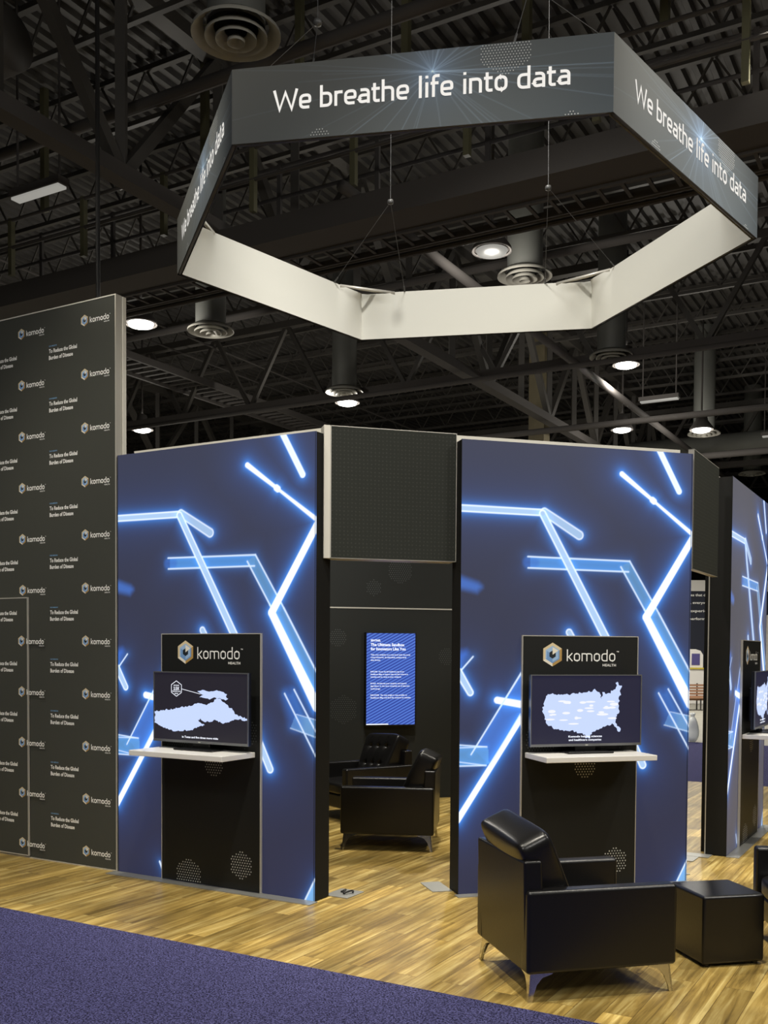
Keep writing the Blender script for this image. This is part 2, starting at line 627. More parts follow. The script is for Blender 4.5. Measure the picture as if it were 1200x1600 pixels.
def komodo_logo(mb, u0, zc, width, y, stroke=0.066):
    """emblem at the left, word at the right; total width given"""
    s = width / 0.676
    emblem(mb, u0 + 0.084 * s, zc, 0.098 * s, y)
    stroke_text(mb, 'komodo', u0 + 0.205 * s, zc - 0.054 * s, 0.455 * s, 0.093 * s, y, MT['print_white'], stroke=stroke)
    fit_text(mb, 'HEALTH', u0 + 0.538 * s, zc - 0.096 * s, 0.122 * s, 0.021 * s, y, MT['print_white'], bold=0.02, spacing=1.15)
    fit_text(mb, 'TM', u0 + 0.664 * s, zc + 0.022 * s, 0.022 * s, 0.010 * s, y, MT['print_white'], bold=0.02)


def dot_hex(mb, cx, cz, r, y, mt, pitch=0.0250, rad=0.0062, zmin=None, zmax=None, umin=None):
    ny = int(r / (pitch * 0.866)) + 1
    for j in range(-ny, ny + 1):
        z = cz + j * pitch * 0.866
        for i in range(-int(r / pitch) - 2, int(r / pitch) + 3):
            x = cx + (i + 0.5 * (j % 2)) * pitch
            dx, dz = abs(x - cx), abs(z - cz)
            if dx > r * 0.866 or dz > r - dx * 0.5774:
                continue
            if (zmin is not None and z < zmin) or (zmax is not None and z > zmax) or (umin is not None and x < umin):
                continue
            mb.poly([(x + rad * math.cos(a), y, z + rad * math.sin(a)) for a in [k * PI / 3 for k in range(6)]], mt)


# ------------------------------------------------------------------ floor and shell
def hall_slab(name, x0, x1, y0, y1, z0, z1, mt):
    q = MB()
    q.box((x0, y0, z0), (x1, y1, z1), mt)
    o = q.build(name)
    o.rotation_euler = (0, 0, HA)
    return tag(o, kind='structure')


hall_slab('floor', -60, 60, -12, 95, -0.12, -0.012, MT['concrete'])
hall_slab('floor_wood', -14, 9, 5.155, 15.7, -0.012, 0.0, MT['wood'])
hall_slab('floor_carpet_front', -16, 14, -7, 5.150, -0.012, 0.002, MT['carpet'])
hall_slab('floor_carpet_back', -14, 16, 15.705, 22.65, -0.012, 0.002, MT['carpet'])
hall_slab('wall_back', -60, 60, 88, 88.3, -0.1, 14, MT['hallwall'])
hall_slab('wall_left', -52.3, -52, -12, 88, -0.1, 14, MT['hallwall'])

# ribbed steel deck
q = MB()
ZD = 13.2
x = -50.0
while x < 26:
    q.add([(x, -2, ZD), (x + .1, -2, ZD), (x + .14, -2, ZD + .09), (x + .26, -2, ZD + .09), (x + .30, -2, ZD),
           (x, 86, ZD), (x + .1, 86, ZD), (x + .14, 86, ZD + .09), (x + .26, 86, ZD + .09), (x + .30, 86, ZD)],
          [(0, 5, 6, 1), (1, 6, 7, 2), (2, 7, 8, 3), (3, 8, 9, 4)], MT['deck'])
    x += .30
q.box((-50, -2, ZD + .1), (26, 86, ZD + .25), MT['deck'])
o = q.build('ceiling')
o.rotation_euler = (0, 0, HA)
tag(o, kind='structure')

# long trusses across the hall and open web joists
for tx in (-28.5, -11.72, 5.0):
    q = MB()
    zb, zt = 9.5, 12.5
    q.beam(hall(tx, 0, zb), hall(tx, 70, zb), .30, .24, MT['steel2'])
    q.beam(hall(tx, 0, zt), hall(tx, 70, zt), .30, .24, MT['steel'])
    y, k = 0.0, 0
    while y < 68:
        q.beam(hall(tx, y, zb), hall(tx, y, zt), .16, .16, MT['steel'])
        if k % 2:
            q.beam(hall(tx, y, zb), hall(tx, y + 2.4, zt), .18, .18, MT['steel'])
        else:
            q.beam(hall(tx, y, zt), hall(tx, y + 2.4, zb), .18, .18, MT['steel'])
        y += 2.4
        k += 1
    tag(q.build('roof_truss'), kind='structure')

k = 0
yj = 5.2
while yj < 70:
    q = MB()
    q.beam(hall(-42, yj, 12.15), hall(22, yj, 12.15), .10, .09, MT['steel'])
    q.beam(hall(-42, yj, 13.1), hall(22, yj, 13.1), .12, .10, MT['steel'])
    x = -42
    while x < 22:
        q.beam(hall(x, yj, 12.15), hall(x + .6, yj, 13.1), .04, .04, MT['steel'])
        q.beam(hall(x + .6, yj, 13.1), hall(x + 1.2, yj, 12.15), .04, .04, MT['steel'])
        x += 1.2
    tag(q.build('roof_joist'), kind='structure')
    yj += 2.4 if yj < 40 else 4.8

# cross girders parallel to the joists, lower
for gy in (25.7, 42.5, 59.0):
    q = MB()
    q.beam(hall(-42, gy, 9.6), hall(22, gy, 9.6), .30, .22, MT['steel2'])
    q.beam(hall(-42, gy, 12.0), hall(22, gy, 12.0), .25, .2, MT['steel'])
    x = -42
    while x < 20:
        q.beam(hall(x, gy, 9.6), hall(x + 1.4, gy, 12.0), .12, .12, MT['steel'])
        q.beam(hall(x + 1.4, gy, 12.0), hall(x + 2.8, gy, 9.6), .12, .12, MT['steel'])
        x += 2.8
    tag(q.build('roof_girder'), kind='structure')

# ------------------------------------------------------------------ overhead services
e = empty('overhead_catwalk', hall(-8, 14.3, 9))
tag(e, 'dark railed catwalk crossing the ceiling behind the hanging sign', 'catwalk')
e.rotation_euler = (0, 0, HA)
q = MB()
q.box((-30, -.06, .0), (20, .06, .42), MT['steel2'])
q.box((-30, .06, .0), (20, .8, .06), MT['steel2'])
q.build('walkway_beam', e)
q = MB()
for z in (1.15, 1.7):
    q.tube((-30, -.03, z), (20, -.03, z), .035, MT['steel2'])
    q.tube((-30, .78, z), (20, .78, z), .035, MT['steel2'])
q.build('handrail', e)
q = MB()
x = -29.5
while x < 20:
    q.box((x - .05, -.06, .6), (x + .05, .04, 1.74), MT['olive'])
    q.box((x - .04, .74, .06), (x + .04, .8, 1.74), MT['steel2'])
    q.box((x + .9, -.06, 1.7), (x + 1.02, .06, 4.1), MT['olive'])
    x += 2.05
q.build('railing_post', e)

e = empty('cable_tray', hall(-8, 15.24, 9))
e.rotation_euler = (0, 0, HA)
tag(e, 'ladder shaped cable tray running beneath the railed catwalk', 'cable tray')
q = MB()
for yy in (-.3, .3):
    q.box((-30, yy - .02, -.05), (20, yy + .02, .05), MT['steel2'])
x = -30
while x < 20:
    q.box((x, -.3, -.03), (x + .06, .3, .0), MT['steel2'])
    x += .38
q.build('tray_ladder', e)
q = MB()
for yy, r in ((.55, .035), (.75, .05), (-.55, .03)):
    q.tube((-30, yy, .05), (20, yy, .05), r, MT['steel2'])
q.build('conduit', e)

e = empty('grated_catwalk', hall(-21.7, 26.1, 10.5))
e.rotation_euler = (0, 0, HA)
tag(e, 'narrow grated catwalk above the left light panel', 'catwalk')
q = MB()
for xx in (-.65, .65):
    q.box((xx - .05, -14, -.10), (xx + .05, 22, .10), MT['steel2'])
    q.tube((xx, -14, 1.2), (xx, 22, 1.2), .03, MT['steel2'])
q.build('side_rail', e)
q = MB()
y = -14
while y < 22:
    q.box((-.6, y, -.03), (.6, y + .11, .02), MT['steel2'])
    y += .40
q.build('grating', e)

for (y0, z, r, lab) in ((12.6, 10.9, .10, 'thin pipe along the ceiling in front of the railed catwalk'),
                        (20.5, 10.4, .09, 'thin pipe along the ceiling behind the cable tray'),
                        (24.3, 9.1, .07, 'thin pipe along the ceiling near the cross girder'),
                        (30.5, 9.0, .10, 'thin pipe far along the ceiling beyond the cross girder'),
                        (36.5, 8.9, .12, 'farthest thin pipe along the ceiling above the booth')):
    q = MB()
    q.tube(hall(-35, y0, z), hall(22, y0, z), r, MT['steel2'])
    tag(q.build('ceiling_pipe', smooth=True), lab, 'pipe', 'pipes along the ceiling')
q = MB()
q.tube(hall(-8.85, 14, 9.5), hall(-8.85, 60, 9.5), .10, MT['steel2'], 10)
tag(q.build('ceiling_pipe', smooth=True), 'thick pipe running away from the aisle above the middle light panel', 'pipe', 'pipes along the ceiling')
# large ducts
q = MB()
q.tube(hall(-4.3, 10.2, 10.6), hall(14, 10.2, 10.6), .32, MT['duct'], 20)
x = -3.4
while x < 14:
    q.tube(hall(x, 10.2, 10.6), hall(x + .06, 10.2, 10.6), .345, MT['duct'], 20)
    x += 1.2
tag(q.build('ventilation_duct', smooth=True), 'large round air duct at the top right corner', 'duct', 'round air ducts')
q = MB()
q.tube(hall(-2.5, 13.2, 10.9), hall(14, 13.2, 10.9), .3, MT['duct'], 20)
x = -1.4
while x < 14:
    q.tube(hall(x, 13.2, 10.9), hall(x + .06, 13.2, 10.9), .325, MT['duct'], 20)
    x += 1.2
tag(q.build('ventilation_duct', smooth=True), 'round air duct behind the right face of the hanging sign', 'duct', 'round air ducts')
q = MB()
q.tube(hall(-30, 10.4, 11.0), hall(-12.4, 10.4, 11.0), .45, MT['steel'], 20)
tag(q.build('ventilation_duct', smooth=True), 'dark round air duct at the left under the roof truss', 'duct', 'round air ducts')
q = MB()
q.tube(hall(-11.5, 39.9, 9.9), hall(20, 39.9, 9.9), .42, MT['duct'], 20)
tag(q.build('ventilation_duct', smooth=True), 'long round air duct low over the right end of the booth', 'duct', 'round air ducts')


def diffuser(x, y, z, label, r=.55):
    e = empty('ceiling_diffuser', hall(x, y, z))
    tag(e, label, 'air diffuser', 'round air diffusers on drop ducts')
    q = MB()
    q.tube((0, 0, .12), (0, 0, ZD - z), .36 * r / .55, MT['duct'], 24, caps=False)
    q.build('drop_duct', e, smooth=True)
    q = MB()
    for k, (ra, rb) in enumerate(((1.0, .74), (.70, .50), (.46, .26), (.2, .02))):
        zz = .05 - .03 * k
        q.lathe([(r * ra, zz - .02), (r * ra, zz + .02), (r * rb, zz + .12), (r * rb, zz + .09), (r * ra, zz - .02)], (0, 0, 0), MT['diffuser'])
    q.build('diffuser_ring', e, smooth=True)
    return e


for a in ((-15.6, 18.9, 9.5, 'round air diffuser left of the hanging sign above the left light panel'),
          (-15.8, 25.2, 9.5, 'round air diffuser on a duct above the doorway header'),
          (-7.9, 25.45, 9.5, 'round air diffuser above the middle light panel beside a lamp'),
          (-7.82, 35.87, 9.5, 'small round air diffuser above the right end of the middle light panel'),
          (-7.9, 10.05, 9.5, 'large round air diffuser at the top left near the sign'),
          (-7.75, 44.75, 9.5, 'far round air diffuser over the right light panel'),
          (-7.77, 19.22, 9.5, 'round air diffuser seen through the ring of the hanging sign')):
    diffuser(*a)


def high_bay(x, y, z, label, power=260):
    e = empty('high_bay_lamp', hall(x, y, z))
    tag(e, label, 'ceiling lamp', 'high bay lamps')
    q = MB()
    q.lathe([(.05, .55), (.16, .5), (.2, .3), (.36, .08), (.38, 0), (.34, .02)], (0, 0, 0), MT['steel2'], 24)
    q.tube((0, 0, .5), (0, 0, ZD - z - .02), .03, MT['steel2'])
    q.build('lamp_housing', e, smooth=True)
    q = MB()
    q.lathe([(.30, .02), (.27, -.04), (.16, -.075), (.001, -.085)], (0, 0, 0), MT['lamp_dim'] if power == 200 else MT['lamp'], 24)
    q.build('lamp_lens', e, smooth=True)
    for kind, en, dz in (('SPOT', power * 9, -.12), ('POINT', power * .9, -.45)):
        d = bpy.data.lights.new('lamp_light', kind)
        d.energy = en
        d.shadow_soft_size = .3
        d.color = (1, .95, .86)
        if kind == 'SPOT':
            d.spot_size = math.radians(150)
            d.spot_blend = .6
        o = bpy.data.objects.new('lamp_light', d)
        COL.objects.link(o)
        o.parent = e
        o.location = (0, 0, dz)
    return e


for a in ((-16.63, 17.64, 9.5, 'glowing high bay lamp just right of the tall backdrop top', 300),
          (-24.51, 26.06, 9.5, 'glowing high bay lamp low between backdrop and left light panel', 300),
          (-16.32, 26.21, 9.5, 'glowing high bay lamp right above the doorway header', 300),
          (-7.80, 17.64, 9.5, 'dim high bay lamp seen through the ring of the hanging sign', 200),
          (-8.26, 27.99, 10.0, 'glowing high bay lamp above the middle light panel beside a diffuser', 300),
          (-7.41, 33.62, 9.2, 'glowing high bay lamp over the right end of the middle light panel', 300),
          (-10.07, 33.76, 9.5, 'small far high bay lamp above the middle light panel', 120)):
    high_bay(*a)

for (x, y, lab) in ((-13.53, 11.93, 'dim linear lamp at the upper left under the catwalk'),
                    (-8.02, 30.67, 'linear lamp above the right part of the middle light panel'),
                    (-5.6, 37.5, 'far linear lamp above the right light panel')):
    e = empty('linear_lamp', hall(x, y, 9.6))
    e.rotation_euler = (0, 0, HA)
    tag(e, lab, 'ceiling lamp', 'linear lamps')
    q = MB()
    q.box((-.6, -.12, 0), (.6, .12, .12), MT['steel2'])
    for s in (-.5, .5):
        q.tube((s, 0, .1), (s, 0, ZD - 9.62), .02, MT['steel2'])
    q.build('lamp_housing', e)
    box_obj('lamp_tube', (-.56, -.09, -.04), (.56, .09, 0), MT['lamp_dim'], e)

q = MB()
q.box((-.28, -.28, 0), (.28, .28, ZD), MT['columnm'])
o = q.build('hall_column')
o.location = (5.3, 35.0, 0)
o.rotation_euler = (0, 0, HA)
tag(o, kind='structure')

# ------------------------------------------------------------------ panel art (neon bars printed on backlit fabric)
PW, PH = 2.0875, 3.66


def seg_d(U, V, a, b):
    ax, ay = a
    bx, by = b
    dx, dy = bx - ax, by - ay
    L2 = dx * dx + dy * dy
    t = np.clip(((U - ax) * dx + (V - ay) * dy) / L2, 0, 1)
    return np.hypot(U - ax - t * dx, V - ay - t * dy), t


def inpoly(U, V, P):
    ins = np.zeros(U.shape, bool)
    n = len(P)
    for i in range(n):
        x0, y0 = P[i]
        x1, y1 = P[(i + 1) % n]
        c = ((y0 > V) != (y1 > V)) & (U < (x1 - x0) * (V - y0) / (y1 - y0 + 1e-12) + x0)
        ins ^= c
    return ins


def sm(x, a, b):
    t = np.clip((x - a) / (b - a), 0, 1)
    return t * t * (3 - 2 * t)


def panel_art():
    nu, nv = 350, 612
    us = np.linspace(0, PW, nu)
    vs = np.linspace(0, PH, nv)
    U, V = np.meshgrid(us, vs)
    bg = np.zeros((nv, nu, 3))
    lo = np.array(srgb(44, 46, 72)[:3])
    hi = np.array(srgb(58, 62, 84)[:3])
    k = (V / PH)[..., None]
    bg[:] = lo * (1 - k) + hi * k
    gl = np.zeros(U.shape)
    wide = np.zeros(U.shape)
    img = bg.copy()
    BL = np.array(srgb(62, 110, 200)[:3])
    LB = np.array(srgb(120, 178, 228)[:3])

    def fill(P, col, al, soft=0):
        m_ = inpoly(U, V, P) * al
        if soft:
            dm = np.full(U.shape, 9.0)
            for i in range(len(P)):
                a_, b_ = P[i], P[(i + 1) % len(P)]
                if (a_[0] <= 0 and b_[0] <= 0) or (a_[0] >= PW and b_[0] >= PW):
                    continue
                dm = np.minimum(dm, seg_d(U, V, a_, b_)[0])
            m_ = m_ * sm(dm, 0, soft)
        m_ = m_[..., None]
        img[:] = img * (1 - m_) + np.array(col) * m_
    # translucent sheets first
    fill([(0.60, 2.74), (1.502, 2.731), (1.493, 2.642), (0.60, 2.65)], srgb(84, 146, 216)[:3], .95)
    d, t = seg_d(U, V, (.575, 2.695), (.64, 2.695))
    a = (1 - sm(d, .02, .06))[..., None] * .6
    img[:] = img * (1 - a) + BL * a
    fill([(1.42, 2.682), (1.502, 2.731), (2.0875, 1.802), (2.0875, 1.63)], LB * .75, .8)
    fill([(0.523, 1.765), (0.60, 1.89), (0.60, 1.56), (0.258, 1.052), (0.127, 1.171)], srgb(74, 122, 212)[:3], .85)
    fill([(0, 1.205), (.25, 1.193), (.258, 1.06), (.234, 1.042), (0, 1.045)], srgb(104, 166, 226)[:3], .8)
    fill([(0.0, 2.602), (0.17, 2.55), (.215, 2.51), (0.219, 2.468), (0.153, 2.405), (0.0, 2.433)], srgb(74, 122, 214)[:3], .85, .07)
    fill([(0.0, 2.011), (0.07, 2.02), (.112, 1.975), (.114, 1.924), (0.03, 1.79), (0, 1.80)], srgb(66, 116, 214)[:3], .9, .09)
    fill([(1.80, 1.62), (1.88, 1.66), (2.0875, 1.33), (2.0875, 1.154)], srgb(70, 124, 196)[:3], .6, .05)
    fill([(1.90, 1.465), (2.0875, 1.43), (2.0875, 1.28), (1.85, 1.35)], srgb(128, 178, 220)[:3], .65)
    fill([(1.995, 0.0), (2.0875, .17), (2.0875, 0)], srgb(130, 185, 235)[:3], 1)
    d, t = seg_d(U, V, (1.84, 1.60), (1.90, 1.40))
    a = (1 - sm(d, .02, .12))[..., None] * .5
    img[:] = img * (1 - a) + BL * .9 * a

    def bar(a, b, w0, w1=None, kind='white', fade0=0, al=1.0):
        nonlocal gl, wide
        w1 = w0 if w1 is None else w1
        d, t = seg_d(U, V, a, b)
        w = w0 + (w1 - w0) * t
        core = 1 - sm(d, w - .005, w + .004)
        if kind == 'white':
            c = np.array([1.25, 1.3, 1.35])
            col = np.ones(U.shape + (3,)) * c
        elif kind == 'tube':
            edge = sm(d, w - .016, w - .006)[..., None]
            col = np.array(srgb(188, 218, 246)[:3]) * (1 - edge) + np.array([1.1, 1.2, 1.3]) * edge
        else:
            col = np.ones(U.shape + (3,)) * np.array([.85, 1.0, 1.2])
        m_ = (core * al)[..., None]
        img[:] = img * (1 - m_) + col * m_
        s = {'white': 1.0, 'tube': .75, 'line': .32}[kind]
        ex = np.maximum(d - w, 0)
        gl = np.maximum(gl, s * np.exp(-ex / .030) * (1 - core * .9) * al)
        wide = np.maximum(wide, s * np.exp(-ex / .16))
    ln = .0065
    bar((.58, 2.742), (1.502, 2.731), ln, kind='line')
    bar((.583, 2.65), (1.493, 2.642), ln, kind='line')
    bar((1.502, 2.731), (1.783, 2.299), ln, kind='line')
    bar((1.783, 2.299), (2.10, 1.79), ln + .001, kind='line')
    bar((1.42, 2.682), (1.645, 2.33), ln, kind='line')
    bar((1.645, 2.33), (2.062, 1.668), ln + .001, kind='line')
    bar((0, 3.111), (.70, 3.104), .030, kind='tube')
    bar((.722, 3.11), (1.035, 2.932), .036, .040, kind='tube', al=.85)
    bar((.706, 3.096), (1.30, 2.07), .032, .037, kind='tube')
    bar((2.10, 2.950), (1.664, 2.265), .030, .034, kind='white')
    bar((1.664, 2.265), (2.10, 1.530), .034, .044, kind='white')
    bar((1.418, 3.455), (1.714, 3.246), .022, .014, kind='white')
    bar((1.706, 3.252), (1.722, 3.240), .026, kind='white')
    bar((1.714, 3.246), (2.10, 2.972), .011, .018, kind='white')
    bar((1.76, 3.68), (1.958, 3.335), .026, kind='tube')
    bar((1.76, 3.68), (1.958, 3.335), .020, kind='white', al=.7)
    bar((0.0, 1.80), (.113, 1.924), ln, kind='line')
    bar((-.01, 1.80), (.092, 1.635), .034, .030, kind='tube')
    bar((.325, 1.572), (.60, 1.525), .028, .03, kind='white', al=.95)
    bar((.56, 1.835), (.104, 1.133), .008, .006, kind='line')
    bar((.54, 1.428), (-.01, .60), .022, .026, kind='white')
    bar((.53, 1.46), (.26, 1.03), .004, kind='line')
    bar((0, 1.212), (.239, 1.193), ln * .8, kind='line')
    bar((0, 1.190), (.239, 1.193), ln * .6, kind='line')
    bar((0, 1.042), (.234, 1.042), ln * .8, kind='line')
    bar((0, 1.075), (.234, 1.042), ln * .6, kind='line')
    bar((1.792, 1.623), (2.09, 1.14), ln, kind='line')
    bar((1.883, 1.657), (2.09, 1.333), ln, kind='line')
    bar((1.849, 1.35), (2.09, 1.29), ln * .7, kind='line', al=.6)
    bar((1.906, 1.462), (2.09, 1.425), ln * .6, kind='line', al=.6)
    bar((1.50, 1.31), (1.652, 1.012), .034, kind='tube')
    bar((.955, 2.13), (1.01, 2.04), .03, kind='tube', al=.9)
    bar((1.99, -.01), (2.09, .178), .007, kind='line')
    bar((.484, .138), (.53, .045), .010, kind='line')
    g = gl[..., None]
    img[:] = img + np.array([.03, .27, .90]) * g * .85
    img[:] = img + np.array([.006, .034, .15]) * wide[..., None]
    # mesh
    me = bpy.data.meshes.new('light_art')
    nvt = nu * nv
    co = np.empty((nvt, 3), np.float32)
    co[:, 0] = U.ravel()
    co[:, 1] = 0
    co[:, 2] = V.ravel()
    idx = np.arange(nvt).reshape(nv, nu)
    qd = np.stack([idx[:-1, :-1], idx[:-1, 1:], idx[1:, 1:], idx[1:, :-1]], -1).reshape(-1, 4)
    me.vertices.add(nvt)
    me.vertices.foreach_set('co', co.ravel())
    me.loops.add(qd.size)
    me.loops.foreach_set('vertex_index', qd.ravel().astype(np.int32))
    me.polygons.add(len(qd))
    me.polygons.foreach_set('loop_start', (np.arange(len(qd)) * 4).astype(np.int32))
    me.polygons.foreach_set('loop_total', np.full(len(qd), 4, np.int32))
    me.update()
    at = me.attributes.new('art', 'FLOAT_COLOR', 'POINT')
    c4 = np.ones((nvt, 4), np.float32)
    c4[:, :3] = img.reshape(-1, 3)
    at.data.foreach_set('color', c4.ravel())
    me.materials.append(attr_mat('backlit_bar_artwork', 'art', True, 0.012, 0.5, 0.86))
    return me


ART = panel_art()

AM = 0.26636
SIDES = {'L': ((-2.34386, 8.855), AM - PI / 4), 'M': ((0.6067, 8.0732), AM), 'R': ((3.32114, 9.67302), AM + PI / 4)}

US = [(-0.362, 0.12), (-0.346, 0.14), (-0.303, 0.135), (-0.227, 0.129), (-0.151, 0.131), (-0.031, 0.148), (-0.009, 0.148), (0.046, 0.158), (0.068, 0.17), (0.09, 0.163), (0.115, 0.148), (0.126, 0.122), (0.131, 0.092), (0.14, 0.142), (0.157, 0.147), (0.174, 0.129), (0.213, 0.137), (0.218, 0.159), (0.246, 0.162), (0.268, 0.187), (0.262, 0.218), (0.273, 0.228), (0.301, 0.202), (0.322, 0.19), (0.302, 0.172), (0.308, 0.126), (0.286, 0.106), (0.292, 0.076), (0.284, 0.025), (0.299, -0.01), (0.271, -0.035), (0.261, -0.086), (0.273, -0.117), (0.296, -0.147), (0.313, -0.168), (0.29, -0.178), (0.262, -0.147), (0.233, -0.116), (0.206, -0.126), (0.15, -0.137), (0.106, -0.155), (0.062, -0.174), (0.04, -0.204), (0.03, -0.229), (-0.003, -0.229), (-0.015, -0.203), (-0.048, -0.188), (-0.07, -0.192), (-0.092, -0.177), (-0.136, -0.161), (-0.201, -0.17), (-0.223, -0.16), (-0.288, -0.149), (-0.31, -0.124), (-0.348, -0.114), (-0.37, -0.069), (-0.387, -0.019), (-0.387, 0.026), (-0.366, 0.08)]
LAND = [(-0.486, -0.045), (-0.397, -0.029), (-0.319, -0.024), (-0.242, -0.007), (-0.133, 0.009), (-0.025, 0.033), (0.018, 0.035), (0.081, 0.028), (0.123, 0.046), (0.155, 0.068), (0.176, 0.085), (0.228, 0.07), (0.253, 0.05), (0.29, 0.023), (0.351, -0.008), (0.356, -0.04), (0.412, -0.054), (0.488, -0.071), (0.486, -0.088), (0.433, -0.082), (0.382, -0.076), (0.321, -0.09), (0.29, -0.108), (0.238, -0.122), (0.186, -0.1), (0.165, -0.092), (0.102, -0.111), (0.05, -0.109), (0.007, -0.09), (-0.02, -0.102), (0.018, -0.123), (0.05, -0.142), (-0.025, -0.162), (-0.089, -0.186), (-0.143, -0.191), (-0.209, -0.195), (-0.253, -0.206), (-0.297, -0.198), (-0.363, -0.185), (-0.43, -0.163), (-0.486, -0.139)]
TEXAS = [(-0.025, 0.133), (0.028, 0.147), (0.081, 0.136), (0.176, 0.146), (0.227, 0.139), (0.279, 0.12), (0.269, 0.1), (0.295, 0.08), (0.269, 0.071), (0.207, 0.086), (0.134, 0.088), (0.102, 0.074), (-0.004, 0.088), (0.039, 0.106)]


def jagged(P, step=0.016, amp=0.005):
    out = []
    n = len(P)
    for i in range(n):
        a = np.array(P[i]); b = np.array(P[(i + 1) % n])
        L = np.linalg.norm(b - a)
        k = max(1, int(L / step))
        nn = np.array([-(b - a)[1], (b - a)[0]]) / (L + 1e-9)
        for j in range(k):
            out.append(tuple(a + (b - a) * j / k + nn * amp * random.choice((-1.1, -.3, .4, 1.1))))
    return out


def tess(mb, P, y, mt):
    from mathutils.geometry import tessellate_polygon
    tr = tessellate_polygon([[Vector((p[0], p[1], 0)) for p in P]])
    mb.add([(p[0], y, p[1]) for p in P], [tuple(t) for t in tr], mt)


def television(side, label, art):
    (bx, by), a = SIDES[side]
    e = empty('television', (0, 0, 0), a)
    e.location = (bx, by, 0)
    loc = Matrix.Rotation(a, 4, 'Z') @ Vector((1.05, -0.14, 0))
    e.location = (bx + loc.x, by + loc.y, 1.1505)
    tag(e, label, 'television', 'televisions on the white shelves')
    zc = 1.495 - 1.1505
    hw, hh = .497, .292
    q = MB()
    q.box((-hw, .0, zc - hh), (hw, .03, zc + hh), MT['black'])
    q.box((-.30, .03, zc - .22), (.30, .085, zc + .12), MT['black'])
    q.build('cabinet', e, bevel=.004)
    q = MB()
    t = .011
    q.box((-hw, -.012, zc + hh - t * .8), (hw, .0, zc + hh), MT['silver'])
    q.box((-hw, -.012, zc - hh), (hw, .0, zc - hh + t * 1.8), MT['silver'])
    q.box((-hw, -.012, zc - hh + t * 1.8), (-hw + t * .8, .0, zc + hh - t * .8), MT['silver'])
    q.box((hw - t * .8, -.012, zc - hh + t * 1.8), (hw, .0, zc + hh - t * .8), MT['silver'])
    q.build('bezel', e)
    q = MB()
    ys = -.004
    q.add([(-hw + .008, ys, zc - hh + .018), (hw - .008, ys, zc - hh + .018), (hw - .008, ys, zc + hh - .008), (-hw + .008, ys, zc + hh - .008)], [(0, 1, 2, 3)], MT['scr_dark'] if art == 'texas' else MT['scr_navy'])
    sh = lambda P, s=1.0: [(p[0] * s, p[1] * s + zc) for p in P]
    y1, y2 = ys - .0012, ys - .0024
    if art == 'texas':
        tess(q, sh(jagged(LAND, .011, .005)), y1, MT['scr_map'])
        tess(q, sh(jagged(TEXAS, .016, .003)), y2, MT['scr_map'])
        q.ribbon([(p[0], p[1] + zc) for p in hexpts(-.25, .152, .064, .98)], .005, y1, MT['scr_white'], True)
        q.ribbon([(-.192, zc + .150), (.007, zc + .113)], .004, y1, MT['scr_white'])
        fit_text(q, '2.5X', -.282, zc + .141, .064, .026, y1, MT['scr_white'], bold=.03)
        fit_text(q, 'RECEIVED', -.280, zc + .174, .060, .010, y1, MT['scr_white'], bold=.02)
        fit_text(q, 'PRESCRIPTIONS', -.296, zc + .124, .092, .010, y1, MT['scr_white'], bold=.02)
        fit_text(q, 'MORE', -.268, zc + .106, .036, .010, y1, MT['scr_white'], bold=.02)
        fit_text(q, 'in Texas and five times more visits', -.189, zc - .252, .379, .017, y1, MT['scr_white'], bold=.025)
    else:
        tess(q, sh(jagged(US, .012, .006)), y1, MT['scr_map'])
        for k in range(26):
            cx = rng.uniform(-.33, .25); cz = rng.uniform(-.11, .09)
            w, hgt = rng.uniform(.015, .055), rng.uniform(.006, .014)
            q.poly([(cx + w * math.cos(t), y2, zc + cz + hgt * math.sin(t)) for t in [j * PI / 6 for j in range(12)]], MT['scr_patch'])
        fit_text(q, 'Komodo helping sciences', -.160, zc - .220, .300, .017, y2, MT['scr_white'], bold=.025)
        fit_text(q, 'and healthcare companies', -.157, zc - .248, .292, .017, y2, MT['scr_white'], bold=.025)
    q.build('screen', e)
    q = MB()
    q.prism([(-.2, 0), (.2, 0), (.205, .008), (.19, .014), (-.19, .014), (-.205, .008)], -.10, .09, MT['black'])
    q.box((-.09, .012, .010), (.09, .028, zc - hh + .02), MT['black'])
    q.box((-.06, .028, .010), (.06, .05, zc - .15), MT['black'])
    q.build('foot', e, bevel=.003)
    q = MB()
    q.box((-.012, -.0135, zc - hh + .006), (.012, -.012, zc - hh + .013), MT['whiteframe'])
    q.build('badge', e)
    return e


